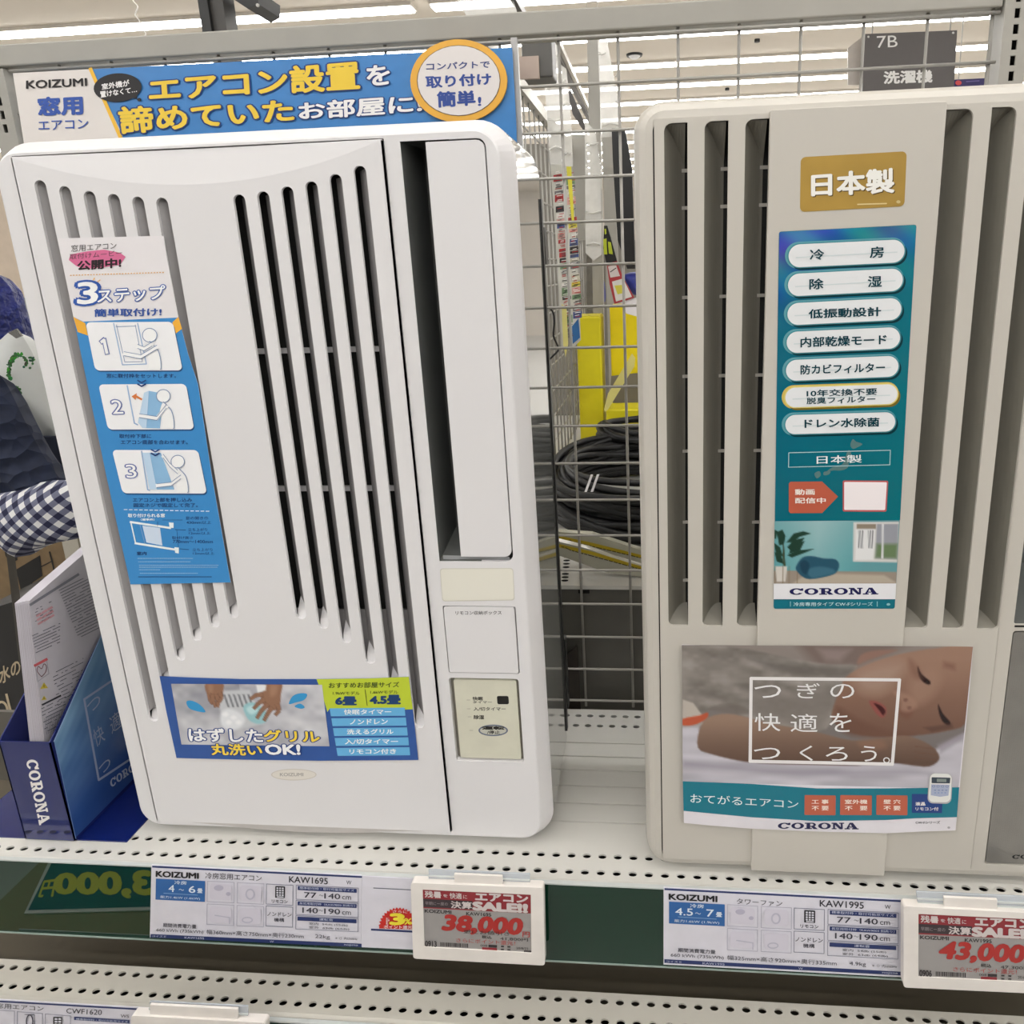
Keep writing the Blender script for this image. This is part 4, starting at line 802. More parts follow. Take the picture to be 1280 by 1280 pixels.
# ------------------------------------------------------------------ shelf cards
def card(name, poly, Y, label, group=None, cat='label'):
    P = atv(poly, Y=Y); return build(name, MB().plate([(p[0], p[2]) for p in P], [], Y, Y+.0008), mat('pale_card', (218, 216, 226), .3, coat=.3), None, label=label, cat=cat, group=group)
NVY = (38, 52, 104)
def product_card(ox, oy, kx, a1, a2, name, model, dims, small, card_w, low=False, fl=1.):
    """all coordinates follow the first card, moved along the rail"""
CY = -.0475
def product(o, T_, rooms, kind, model, dims, wgt, cap1, cap2, xr):
    # T_: function card coords (u along 0..260, v down 0..92) to pixels
    D = Decal(Y=CY, step=.00025)
    def bx(u0, v0, u1, v1): return [T_(u0, v0), T_(u1, v0), T_(u1, v1), T_(u0, v1)]
    D.lay(1).poly(bx(1, 1, xr, 3.2), NVY).poly(bx(1, 87.5, xr, 92), NVY)
    def t(s, u0, v0, u1, v1, c=(40, 40, 52), b=.0): D.text(s, bx(u0, v0, u1, v1), c, b)
    D.lay(2); t('KOIZUMI', 6, 7.5, 58.5, 14.5, (24, 24, 30), .04); t(kind[0], kind[1], kind[2], kind[3], kind[4]); t(model, 171, 5.6, 219, 13.6, (40, 40, 50), .01); t('W', 242, 7.5, 248.5, 12.5)
    D.poly(bx(6, 17, 67, 43.6), (48, 100, 164)); D.lay(3); LW = (222, 232, 244); t('冷房', 29, 18.4, 44, 23, LW, .01); t(rooms[0], *rooms[1], LW, .01); t(rooms[2], 47, 24.2, 55 if len(rooms[2]) == 1 else 57, 32.8, LW, .01); t('畳', 57.5, 26.8, 64, 32.4, LW, .02)
    t('～', 34.5, 28.6, 41, 30.6, LW); D.stroke([T_(16, 35), T_(58, 35.4)], .6, (140, 180, 220)); t(cap1, 12, 38, 61, 42, LW, .0)
    D.lay(2); g_ = (186, 182, 200)
    for (u, v) in ((70, 17), (107, 17), (70, 46), (107, 46)): D.stroke([T_(u, v), T_(u+33, v), T_(u+33, v+26), T_(u, v+26)], .7, (176, 174, 190), True); D.lay(3).rrect(bx(u+3, v+3, u+30, v+23), (212, 208, 220), .2).lay(2)
    D.lay(4); D.ell(*T_(84, 25), 6, 3.6, g_).ell(*T_(96, 32), 3, 2.4, g_).ring(*T_(123, 31), 6, 7, 2, (190, 188, 204)).stroke([T_(80, 60), T_(98, 62), T_(98, 70)], 1.4, (190, 188, 204)).ring(*T_(120, 64), 7, 4, 1.6, (190, 188, 204)); D.lay(2)
    B = (52, 52, 66)
    for (u, v) in ((143, 17), (143, 45)): D.stroke([T_(u, v), T_(u+33, v), T_(u+33, v+25.5), T_(u, v+25.5)], .8, (130, 132, 150), True)
    D.lay(3).rrect(bx(154, 19, 166, 34), (30, 30, 38), .06).lay(4)
    for a in range(3):
        for b in range(4): D.poly(bx(155.6+a*3.3, 20.6+b*2.9, 157.9+a*3.3, 22.6+b*2.9), (214, 214, 224))
    D.poly(bx(156, 32, 164.5, 33.2), (214, 214, 224)); D.lay(3); t('リモコン', 150, 36.5, 169.5, 40.5, B, .02); t('ノンドレン', 144.5, 52.3, 174.5, 57.5, B, .01); t('機構', 153, 59.5, 165.5, 64.5, B, .01)
    for (v0, v1, s1, s2) in ((16.5, 33, '77', '140'), (36, 52.5, '140', '190'), (55.5, 71, '', '')):
        D.lay(2).stroke([T_(180, v0), T_(257, v0), T_(257, v1+1.5), T_(180, v1+1.5)], .7, (130, 132, 150), True).poly(bx(182, v0+1.2, 255, v0+6.2), NVY); D.lay(3)
        if s1:
            t(s1, 190 if s1 == '77' else 188, v0+8.6, 205 if s1 == '77' else 207, v0+15.4, B, .01); t('～', 208.5, v0+10.8, 213.5, v0+12.6, B); t(s2, 215, v0+8.6, 234.5, v0+15.4, B, .01); t('cm', 237, v0+11, 248, v0+15.4, B)
    c2 = (206, 212, 232); t('標準取付枠・取付可能窓サイズ', 184, 18.2, 252, 21.4, c2); t('長窓用取付枠（KAW9003 別売り）', 184, 38, 253, 41, c2); t('運転音', 209, 57.3, 226, 60.4, c2)
    t('室内  54db (55db)', 196, 63.2, 244, 66.8, B); t('室外  63db (64db)', 196, 68, 246, 71.6, B)
    t('期間消費電力量', 16, 73, 57, 78, B, .01); t('660 kWh (735kWh)', 8, 80, 66, 85, B); t(dims, 70, 78.5, 190, 84.5, B, .0); t(wgt, 204, 78.5, 222, 84.3, B); t('※（）内は60Hz', 229, 80, 256, 83.6, B)
    t('コイズミ', 3, 88.6, 20, 91.2, c2); t(cap2, 43, 88.7, 67, 91.2, c2); t('W', 148, 88.8, 153, 91.2, c2); t('nojima', 240, 88.4, 257, 91.4, c2)
    build('lettering', D, INKM, o)
A = np.array([(189.3, 1081.2), (451, 1094.2), (450.5, 1184), (187.2, 1171.9)]); TA = lambda u, v: tuple(bil(A, [u/260.], [1-v/92.])[0])
o = card('shelf_card', [(189.3, 1081.2), (452, 1094.2), (451.2, 1184), (187.2, 1171.9)], CY, 'white and navy product card on the rail under the left unit')
product(o, TA, ('4', (22, 24.2, 29, 32.8), '6'), ('冷房窓用エアコン', 67, 6, 137, 14), 'KAW1695', '幅360mm×高さ750mm×奥行230mm', '22kg', '能力1.4kW (1.6kW)', 'KAW1695', 261.5)
Bq = np.array([(829.5, 1109.2), (1130, 1124.5), (1129, 1221.5), (829.3, 1205.6)]); TB = lambda u, v: tuple(bil(Bq, [u/263.], [1-v/94.])[0])
o = card('shelf_card', [(829.5, 1109.2), (1152, 1125.7), (1151, 1223), (829.3, 1205.6)], CY, 'white and navy product card on the rail under the right unit')
product(o, TB, ('4.5', (13, 24.2, 32, 32.8), '7'), ('タワーファン', 80, 9, 130, 16), 'KAW1995', '幅325mm×高さ920mm×奥行335mm', '4.9kg', '能力1.6kW (1.9kW)', 'KAW1995', 280)
# point card between card and electronic tag
o = card('point_card', [(452.3, 1095), (540, 1099.3), (538, 1188), (451.4, 1184)], CY, 'white card with red round 3 percent points badge, left of the first price tag')
D = Decal(Y=CY, step=.00025); D.lay(1).stroke([(467, 1110), (525, 1113)], 1, (90, 92, 110)).stroke([(464.5, 1162), (525, 1165)], 2.4, NVY)
bp_ = [(498+(25 if k % 2 else 22.5)*math.cos(math.radians(180+k*180/36)), 1158.5+(24.5 if k % 2 else 22)*math.sin(math.radians(180+k*180/36))) for k in range(37)]
D.lay(2).poly(bp_, (204, 44, 38)).lay(3).text('さらに', (491, 1137.5, 509, 1141, .6), (250, 246, 240)).text('最大', [(482.5, 1147), (487, 1147), (487, 1156), (482.5, 1156)], (250, 246, 240)).text('3', (489, 1142.5, 504, 1155.5, 0), (246, 226, 60), .06, (190, 30, 30), .03).text('%', (505, 1148, 515, 1155.5), (246, 226, 60), .03)
D.lay(4).poly([(474, 1155.7), (522, 1157.5), (522, 1162), (474, 1160.6)], (204, 44, 38)).lay(5).text('ポイント還元', (480, 1156.3, 515, 1160.6, .8), (250, 246, 240), .01)
build('lettering', D, INKM, o)
# ------------------------------------------------------------------ electronic price tags
tagw = mat('tag_white_plastic', (228, 222, 216), .35)
eink = mat('grey_paper_screen', (152, 148, 146), .3, coat=.5)
def etag(name_label, Y, fr, sc, clip, tab, cont_):
    t = None; P = atv(fr, Y=Y); Q = atv(sc, Y=Y); loc = P.mean(0)
    t = thing('electronic_price_tag', name_label, 'price tag', (loc[0], Y, P[:, 2].min()), 'electronic price tags on the rails')
    def qrr(P_, r):
        c = P_.mean(0); out = []
        for i in range(4):
            p, a, b = P_[i], P_[i-1], P_[(i+1) % 4]; da = (a-p)/np.linalg.norm(a-p); db_ = (b-p)/np.linalg.norm(b-p)
            for k in range(5):
                u = k/4; out.append(p+da*r*(1-u)**2+db_*r*u**2)
        return [(q[0], q[2]) for q in out]
    body = build('casing', MB().plate(qrr(P, .004), [[(q[0], q[2]) for q in Q]], Y, Y+.009), tagw, t, bevel=.0008)
    scr = build('screen', MB().plate([(q[0], q[2]) for q in Q], [], Y+.001, Y+.003), eink, t)
    D = Decal(Y=Y+.001, step=.0002); cont_(D); build('lettering', D, INKM, scr)
    if clip:
        C = atv(clip, Y=Y+.006); build('clear_clip', MB().plate([(q[0], q[2]) for q in C], [], Y+.006, Y+.0075), clear_m, t)
        for k in (.35, .6, .8):
            A_ = C[0]+(C[3]-C[0])*k; B_ = C[1]+(C[2]-C[1])*k; build('clip_rib', MB().box(A_[0], B_[0], Y+.0045, Y+.006, min(A_[2], B_[2])-.0006, min(A_[2], B_[2])+.0006), mat('milky_plastic_edge', (196, 200, 198), .15), t)
    if tab:
        C = atv(tab, Y=Y+.002); build('clip_tab', MB().plate([(q[0], q[2]) for q in C], [], Y+.002, Y+.0044), tagw, t, bevel=.0005)
    return t
RD = (142, 44, 52); DK = (52, 46, 48)
def tagtext(Tm, model, price, code, old):
    def cf(D):
        bx = lambda u0, v0, u1, v1: [Tm(u0, v0), Tm(u1, v0), Tm(u1, v1), Tm(u0, v1)]
        t = lambda s, a, b, c, d, col=DK, bo=.01, L=3: D.lay(L).text(s, bx(a, b, c, d), col, bo)
        D.lay(1).poly(bx(0, 0, 100, 32), RD).poly(bx(0, 15.5, 46, 30), (60, 50, 54)); LT = (206, 196, 194)
        t('残暑', 2, 2, 17, 13, LT, .03); t('を', 19, 6, 23, 11, LT); t('快適', 25, 3, 36, 13, LT, .02); t('に', 37.5, 6, 41, 12, LT)
        t('エアコン', 49, 1.5, 97, 14, LT, .05); t('早期にー度の', 2, 20, 23, 26, (150, 140, 142), 0); t('決算', 26, 17.5, 45, 29.5, LT, .03); t('SALE!!', 47, 17, 96, 30.5, LT, .07)
        t('KOIZUMI', 1.5, 34, 26, 39.5, (44, 42, 44), .03, 1); t(model, 40, 35, 63, 40.5, (44, 42, 44), .02, 1)
        D.lay(2).text(price, [Tm(21, 42.5), Tm(92.5, 42.5), Tm(89.5, 73), Tm(17, 72)], (172, 46, 42), .05); t('円', 92, 64, 98.5, 73, (176, 70, 66), .02)
        t('税込', 54, 74, 63, 79.5, DK, .02); t(old, 71, 75, 97, 81, DK, .0); t('さらにポイント還元！', 30, 81, 85, 88.5, (176, 62, 58), .0)
        t(code, 1, 89, 11.5, 98.5, DK, .03); rs = random.Random(5); x = 15.
        D.lay(1)
        while x < 40: w_ = .3+rs.random()*.7; D.poly(bx(x, 90, x+w_, 97), DK); x += w_+.35+rs.random()*.4
        D.poly(bx(60, 89.5, 68, 94), DK).poly(bx(54, 94.6, 68, 99), RD); t('008', 52.5, 90, 59, 93.4, DK, .0)
        for (a, b) in ((72, 90), (78, 90), (72, 95), (78, 95)): D.stroke([Tm(a, b+1.5), Tm(a+2, b+1.5)], 1.6, DK)
        t('20/8/23', 86, 91, 97, 95, DK, 0); D.lay(1).poly(bx(93, 96, 100, 100), DK)
    return cf
S1 = np.array([(528.2, 1112.2), (663.4, 1118.6), (664.2, 1191.4), (530.4, 1183.8)]); T1 = lambda u, v: tuple(bil(S1, [u/100.], [1-v/100.])[0])
def c1(D):
    tagtext(T1, 'KAW1695', '38,000', '0913', '41,800円')(D); D.lay(4).text('更にお値引き', [T1(37, 66), T1(80, 66), T1(80, 72.5), T1(37, 72.5)], (60, 40, 42), .0)
etag('white electronic price tag showing 38,000 in red', -.064, [(513.2, 1103.6), (679.2, 1109.8), (681.2, 1207.2), (516.4, 1198.4)], S1, [(535.6, 1087.2), (662.4, 1092.6), (662.8, 1112), (535.8, 1106)], [(567.5, 1092.8), (628, 1095.6), (628.3, 1109.2), (568, 1106.6)], c1)
S2 = np.array([(1148.2, 1142.6), (1293.5, 1149.6), (1292.5, 1228.2), (1148, 1221.2)]); T2 = lambda u, v: tuple(bil(S2, [u/100.], [1-v/100.])[0])
etag('white electronic price tag showing 43,000 at the right frame edge', -.064, [(1129.6, 1132.8), (1312, 1142.6), (1311, 1243), (1129.4, 1234.6)], S2, [(1145.5, 1114.6), (1290, 1121.5), (1290, 1142), (1147.5, 1135)], [(1180, 1121.6), (1247, 1124.8), (1246.6, 1139.5), (1180, 1136.5)], tagtext(T2, 'KAW1995', '43,000', '0906', '47,300円'))
# lower shelf: card and the tops of a tag
CY2 = -.0875
Lq = np.array([(-58, 1246), (329.5, 1268.4), (329, 1360), (-62, 1338)])
P = atv(Lq, Y=CY2); o = build('shelf_card', MB().plate([(p[0], p[2]) for p in P], [], CY2, CY2+.0008), mat('pale_card', (218, 216, 226), .3), None, label='white product card on the lower rail at the bottom left corner', cat='label')
D = Decal(Y=CY2, step=.00025); D.lay(1).stroke([(-58, 1248.5), (329, 1270.5)], 2, NVY); B = (44, 44, 56)
D.lay(2).text('冷房窓用エアコン', [(-25, 1252.4), (54.5, 1257.6), (54.5, 1264.2), (-25, 1259)], B, .0).text('CWF1620', [(83, 1260.4), (127.5, 1262.4), (127, 1269), (82.7, 1266.5)], B, .0).text('WS', [(151, 1268), (161.5, 1268.6), (161, 1272.4), (150.6, 1272)], B, .0)
for (a, b) in (((-12, 1262), (18, 1264)), ((21.5, 1264.6), (53, 1267)), ((56.5, 1267.4), (88, 1270))): D.stroke([a, (a[0], a[1]+28), (b[0], b[1]+28), b], .8, (150, 150, 166), True)
D.lay(3).ring(37, 1277, 4.6, 9, 1.4, (60, 60, 76)).stroke([(31, 1268), (43, 1268.6), (43, 1290)], .8, (90, 90, 106)).rrect([(66.5, 1271), (77.5, 1271.5), (77.5, 1290), (66.5, 1290)], (30, 30, 38), .05).lay(4)
for a in range(2):
    for b in range(5): D.poly([(68.3+a*4.6, 1272.6+b*3.4), (71.8+a*4.6, 1272.8+b*3.4), (71.8+a*4.6, 1275+b*3.4), (68.3+a*4.6, 1274.8+b*3.4)], (216, 216, 226))
D.lay(3).poly([(92.5, 1271), (162, 1275.2), (162, 1279.2), (92.5, 1275)], NVY).lay(4).text('標準取付枠・取付可能窓サイズ', [(95, 1272.4), (160, 1276), (160, 1278.6), (95, 1275)], (206, 212, 232), .0)
build('lettering', D, INKM, o)
S3 = np.array([(180, 1292), (316, 1299), (316, 1370), (180, 1363)]); T3 = lambda u, v: tuple(bil(S3, [u/100.], [1-v/100.])[0])
etag('white electronic price tag on the lower rail, cut by the bottom frame edge', -.104, [(163.6, 1269.4), (331.5, 1278.6), (331, 1376), (164, 1366)], S3, [(187, 1252), (309.6, 1258), (310, 1279), (187, 1273)], [(187, 1256), (297, 1261.6), (297, 1275.5), (187, 1270)], lambda D: D.lay(1).poly([T3(0, 0), T3(100, 0), T3(100, 32), T3(0, 32)], RD))
#PART6
# ------------------------------------------------------------------ brochure stand
card_b = mat('dark_blue_card', (28, 38, 96), .2, coat=.3, var=.03)
bxr, bxl, bf, bb = -.5528, -.6148, -.0150, .150
zf, zr = .133, .268
bs = thing('brochure_stand', 'dark blue cardboard brochure box with white slab lettering, left of the white unit', 'brochure box', (-.58, .05, 0))
fp = build('front_panel', MB().box(bxl, bxr, bf, bf+.0015, .0015, zf), card_b, bs)
side = [(bf, .0015), (bb, .0015), (bb, zr), (bf, zf)]
spn = build('side_panel', MB().prism(side, 0, bxr-.0015, bxr), card_b, bs)
build('side_panel', MB().prism(side, 0, bxl, bxl+.0015), card_b, bs)
build('back_panel', MB().box(bxl, bxr, bb-.0015, bb, .0015, zr), card_b, bs)
build('base_plate', MB().plate([(0, 0)]*0 or [(bxl-.09, 0), (bxr+.062, 0), (bxr+.062, .0015), (bxl-.09, .0015)], [], -.013, .16), mat('blue_card_base', (14, 28, 92), .22, coat=.3), bs)
D = Decal(Y=bf); corona(D, [(43.6, 946.5), (63.3, 1029.5), (50.5, 1034), (31.2, 954)], (222, 218, 216)) if 0 else corona(D, [(46.5, 949), (63, 1028), (49, 1031), (32, 950)], (224, 220, 218))
for x in (35, 50, 66, 84): D.lay(1).ell(x, 1040, 4.6, 1.8, (14, 20, 56), -4, 12)
build('lettering', D, INKM, fp)
D = Decal(X=bxr)
def sea(u, v, P):
    n_ = np.sin(u*6+v*11)+.6*np.sin(u*15-v*23)+.4*np.sin(v*60+u*9); t_ = np.clip(1-v*1.15, 0, 1)
    return np.stack([44+64*t_+10*n_*t_, 74+70*t_+10*n_*t_, 134+42*t_+9*n_*t_], 1)
D.lay(1).raster([(67.5, 926.6), (150, 741.5), (196, 944), (94.5, 1047)], 40, 60, sea)
GR = (142, 154, 184)
D.lay(2).stroke([(190, 817), (105.3, 874.2), (123.5, 975), (190, 931)], 2.6, GR).stroke([(67.5, 926.8), (149, 744)], 1.2, (150, 176, 214))
D.stroke([(68.2, 928), (94.6, 1048)], .9, (110, 136, 190))
D.lay(3).text('つ', [(108, 880), (124, 868), (127, 880), (111, 893)], GR, -.01).text('快', [(115, 914), (127, 904), (132, 925), (120, 935)], GR, .0).text('適', [(136, 897), (148, 887), (152, 908), (140, 918)], GR, .0).text('つ', [(123, 958), (137, 947), (139, 958), (125, 970)], GR, -.01)
corona(D, [(137, 975), (182, 942), (184, 951), (139, 985)], (160, 170, 194))
build('picture_print', D, INKG, spn)
# booklets standing in the box
bkm = mat('booklet_paper', (186, 182, 190), .5, var=.02); rs = random.Random(3)  # shading of the pages put into the greyed paper colour
xL = -.5565
wds = [.0052, .0032, .0042, .0030, .0022]; x = xL; lab = ['leftmost white catalogue in the blue brochure box', 'second white catalogue from the left in the blue brochure box', 'middle white catalogue in the blue brochure box', 'thin white booklet second from the right in the blue brochure box', 'front white leaflet of the bundle, its printed text page facing right']
for i, w_ in enumerate(wds):
    top = .3030+(-.002, -.001, .0, .001, .001)[i]; t = thing('booklet', lab[i], 'booklet', (x+w_/2-.04, .05, .003), 'catalogues in the brochure box')
    y0 = -.011; lean = -.0430
    A_ = [(x+lean, y0, .004), (x+w_+lean, y0, .004), (x+w_, y0, top), (x, y0, top)]; B_ = [(x+lean, .135, .004), (x+w_+lean, .135, .004), (x+w_, .135, top+.038), (x, .135, top+.038)]
    bk = build('pages', MB().hexa(A_, B_), bkm, t)
    m = MB()
    for k in range(2):
        u = (k+.6)/2.2; xa = x+w_*u; m.add([(xa+lean, y0-.0004, .01), (xa+lean+.0003, y0-.0004, .01), (xa+.0003, y0-.0002, top-.003), (xa, y0-.0002, top-.003)], [(0, 1, 2, 3)])
    build('page_edges', m, mat('page_edge_grey', (150, 142, 150), .7), t)
    x += w_
last_t, xe = t, x
# printed page on the last booklet: lies on its leaning right face
N0 = np.array([xe+lean, y0, .004]); N1 = np.array([xe+lean, .135, .004]); N2 = np.array([xe, y0, top]); nn = np.cross(N1-N0, N2-N0); nn /= np.linalg.norm(nn)
if nn[0] < 0: nn = -nn
class PlaneDecal(Decal):
    def put(s, P, f, col, dz=0.):
        P = np.atleast_2d(np.asarray(P, float)); d = np.stack([P[:, 0]-PP[0], -(P[:, 1]-PP[1]), np.full(len(P), -FL)], 1)@ROT.T
        o_ = N0+nn*s.L*s.step; tt = ((o_-CAM)@nn)/(d@nn); s.add(CAM+d*tt[:, None], f, ink(col))
D = PlaneDecal(Y=0.)
def row(x0, y0_, x1, c, wd=.9, sl=-.52, dens=.8):
    x = x0
    while x < x1:
        l = 1.2+rs.random()*2.6
        if rs.random() < dens: D.stroke([(x, y0_+(x-x0)*sl), (min(x+l, x1), y0_+(min(x+l, x1)-x0)*sl)], wd, c)
        x += l+.6
G1, G2 = (84, 86, 98), (104, 106, 118)
D.lay(1).stroke([(38, 756), (98, 718)], 3.2, (120, 120, 130))
for k in range(7): row(40+k*1.0, 764+k*3.2, 66, G2, .8, -.5, .3)
for k in range(3):
    for j in range(3): D.stroke([(46+j*7+k, 770+k*5-j*4), (51+j*7+k, 767+k*5-j*4)], 2.6, (200, 150, 156))
for k in range(19): row(74+k*1.35, 738+k*3.3, 74+k*1.35+34, G1, .85, -.5, .85)
for k in range(7): row(40+k*.8, 795+k*3.5, 75, G1, .85, -.45, .8)
D.lay(2).stroke([(43.5, 832), (58.5, 824)], 3.2, (196, 92, 98)).lay(1).stroke([(44, 832), (47, 852), (61, 842), (58, 823)], .7, (150, 150, 160), True)
D.lay(2).stroke(spline([(52, 846), (46.5, 839), (48, 833), (52, 836), (55, 830), (58, 833), (57, 840), (52, 846)], False, 4), .8, (110, 60, 66))
for (a, b, s_) in ((55, 858, 5), (55, 873, 3.4)): D.lay(1).poly([(a-s_, b+s_*.7), (a, b-s_), (a+s_, b+s_*.4)], (196, 176, 60)); D.lay(2).stroke([(a, b-s_*.4), (a, b+s_*.2)], .7, (50, 44, 30))
for k in range(10): row(66+k*.7, 842+k*4.4, 104, G1, .85, -.5, .7)
for k in range(8): row(52+k*.6, 886+k*4.2, 82, G1, .9, -.5, .85)
row(53, 881, 76, (40, 40, 48), 2.2, -.5, .9)
for k in range(14): D.stroke([(56+k*2, 898-k), (58.5+k*2, 918-k)], .5, G2)
build('printed_page', D, INKM, last_t)
# ------------------------------------------------------------------ things beyond the left end
def pick(pts, Y): return atv(pts, Y=Y)
def slab(name, poly, Y, depth, m, parent=None, **k):
    P = pick(poly, Y); return build(name, MB().plate([(p[0], p[2]) for p in P], [], Y, Y+depth), m, parent, **k)
def pillow(name, poly, Y, bulge, m, nu=40, parent=None, wob=0., **k):
    """soft body grown from an outline: inflated both ways by the distance to its edge"""
    P = pick(spline(poly, True, 4), Y)[:, [0, 2]]; c = P.mean(0); rings = []; n = len(P)
    fr = [0, .25, .5, .75, 1]; mb = MB()
    for sg in (-1, 1):
        V = []; 
        for t in np.linspace(1, 0, 9):
            y = Y+sg*bulge*math.sqrt(max(0, 1-t**2.2))
            for i, p in enumerate(P): q = c+(p-c)*t; V.append((q[0], y+wob*math.sin(q[0]*60+q[1]*43)*(1-t*t), q[1]))
        F = [(a*n+i, a*n+(i+1) % n, (a+1)*n+(i+1) % n, (a+1)*n+i) for a in range(8) for i in range(n)]
        mb.add(V, F)
    return build(name, mb, m, parent, smooth=True, **k)
quilt = mat('navy_quilted_cloth', (24, 32, 54), .85, var=.2, scale=60)
nt = quilt.node_tree; tc = nt.nodes.new('ShaderNodeTexCoord'); vo = nt.nodes.new('ShaderNodeTexVoronoi'); vo.inputs['Scale'].default_value = 34; mpn = nt.nodes.new('ShaderNodeMapping'); mpn.inputs['Scale'].default_value = (1, .6, 1)
bp = nt.nodes.new('ShaderNodeBump'); bp.inputs['Distance'].default_value = .02; bp.inputs['Strength'].default_value = 1.
nt.links.new(tc.outputs['Object'], mpn.inputs[0]); nt.links.new(mpn.outputs[0], vo.inputs['Vector']); nt.links.new(vo.outputs['Distance'], bp.inputs['Height']); nt.links.new(bp.outputs[0], nt.nodes['Principled BSDF'].inputs['Normal'])
ging = mat('gingham_cloth', (30, 34, 58), .85); nt = ging.node_tree; b = nt.nodes['Principled BSDF']
tc = nt.nodes.new('ShaderNodeTexCoord'); mpn = nt.nodes.new('ShaderNodeMapping'); mpn.inputs['Rotation'].default_value = (0, math.radians(38), 0); mpn.inputs['Scale'].default_value = (46, 46, 46)
nt.links.new(tc.outputs['Object'], mpn.inputs[0]); sep = nt.nodes.new('ShaderNodeSeparateXYZ'); nt.links.new(mpn.outputs[0], sep.inputs[0])
def sq(out):
    m1 = nt.nodes.new('ShaderNodeMath'); m1.operation = 'FRACT'; nt.links.new(out, m1.inputs[0]); m2 = nt.nodes.new('ShaderNodeMath'); m2.operation = 'GREATER_THAN'; m2.inputs[1].default_value = .5; nt.links.new(m1.outputs[0], m2.inputs[0]); return m2.outputs[0]
ad = nt.nodes.new('ShaderNodeMath'); ad.operation = 'ADD'; nt.links.new(sq(sep.outputs[0]), ad.inputs[0]); nt.links.new(sq(sep.outputs[2]), ad.inputs[1])
dv = nt.nodes.new('ShaderNodeMath'); dv.operation = 'MULTIPLY'; dv.inputs[1].default_value = .5; nt.links.new(ad.outputs[0], dv.inputs[0])
rp = nt.nodes.new('ShaderNodeValToRGB'); rp.color_ramp.interpolation = 'CONSTANT'; e = rp.color_ramp.elements; e[0].color = (*ink((22, 24, 56)), 1); e[1].position = .3; e[1].color = (*ink((98, 100, 120)), 1); e.new(.8).color = (*ink((206, 206, 206)), 1)
nt.links.new(dv.outputs[0], rp.inputs[0]); nt.links.new(rp.outputs[0], b.inputs['Base Color'])
cu = thing('cushion', 'navy quilted cushion with a blue and white gingham underside, beyond the left unit', 'cushion', tuple(at(30, 690, Y=.55)))
pillow('quilted_top', [(-60, 470), (-20, 462), (4, 474), (30, 524), (56, 572), (86, 612), (110, 640), (100, 660), (40, 640), (-20, 650), (-60, 640)], .56, .05, quilt, parent=cu)
pillow('gingham_base', [(-40, 628), (0, 613), (40, 605), (76, 600), (104, 606), (118, 640), (112, 668), (88, 674), (60, 682), (42, 692), (33, 693), (16, 680), (-6, 662), (-40, 650)], .53, .06, ging, parent=cu)
bag = thing('plastic_bag', 'white plastic bag with green leaf print and lettering, beyond the left unit', 'bag', tuple(at(50, 560, Y=.70)))
bo = pillow('bag_body', [(-10, 440), (2, 424), (14, 414), (26, 418), (40, 440), (60, 480), (84, 520), (90, 556), (50, 556), (34, 530), (16, 494), (-6, 480)], .70, .05, mat('white_bag_film', (176, 178, 176), .4, var=.06, scale=12, bump=.5), parent=bag, wob=.008)
D = Decal(Y=.635, step=.001); GC = (46, 104, 50)
for k in range(70):
    a = 1.4+3.6*rng.random(); r_ = 15+rng.random()*5; cx_, cy_ = 24+r_*.75*math.cos(a), 466+r_*1.3*math.sin(a)
    D.lay(1+k % 3).ell(cx_, cy_, 1.4+rng.random()*2.2, 1+rng.random()*1.6, tuple(int(v*(.6+rng.random()*.8)) for v in GC), rng.random()*180, 7)
for k in range(16): D.lay(1+k % 3).ell(28+rng.random()*14, 446+rng.random()*14, 1.6+rng.random()*1.6, 1.6, tuple(int(v*(.6+rng.random()*.8)) for v in GC), rng.random()*180, 7)
build('leaf_print', D, INKM, bo)
slab('bag_clip', [(10, 416), (20, 411), (27, 420), (20, 423)], .63, .004, mat('silver_clip', (150, 150, 150), .25, metal=.8), bag)
bl = thing('cloth_bundle', 'crumpled bright blue cloth above the white plastic bag at the left edge', 'cloth', tuple(at(10, 440, Y=.8)))
pillow('cloth', [(-40, 350), (-10, 340), (6, 352), (16, 366), (26, 400), (34, 430), (24, 444), (4, 436), (-4, 444), (-40, 446)], .8, .06, mat('blue_cloth', (16, 30, 104), .5, var=.35, scale=26, bump=1.), parent=bl, wob=.02)
MATS['blue_cloth'].node_tree.nodes['Bump'].inputs['Distance'].default_value = .04
slab('beige_carton', [(-30, 200), (40, 200), (60, 372), (-30, 372)], 1.3, .2, mat('beige_card', (186, 170, 152), .7), label='beige carton behind the blue cloth at the left edge', cat='carton')
dk = mat('dark_shelf_card', (44, 40, 38), .7)  # plain dark card for the shelving back
c1_ = slab('black_carton', [(-40, 770), (30, 748), (110, 720), (170, 960), (150, 1030), (-40, 1030)], .62, .3, mat('black_printed_carton', (20, 18, 17), .5), label='black printed carton with cream characters, behind the blue brochure box', cat='carton')
D = Decal(Y=.62, step=.001); CRM = (176, 160, 132)
D.lay(1).text('水の', [(-2, 836), (24, 822), (26, 842), (0, 856)], CRM, .02).ring(2, 890, 9, 14, 3, CRM).stroke([(8, 868), (16, 900)], 3, CRM).stroke([(-4, 920), (14, 908)], 3, CRM)
build('lettering', D, INKM, c1_)
c2_ = slab('cardboard_carton', [(-40, 640), (150, 640), (150, 760), (96, 722), (30, 752), (-40, 778)], .95, .3, mat('brown_cardboard', (112, 92, 64), .75, var=.1), label='brown carton with black printed squares under the gingham cushion', cat='carton')
D = Decal(Y=.95, step=.001); BK = (18, 16, 15)
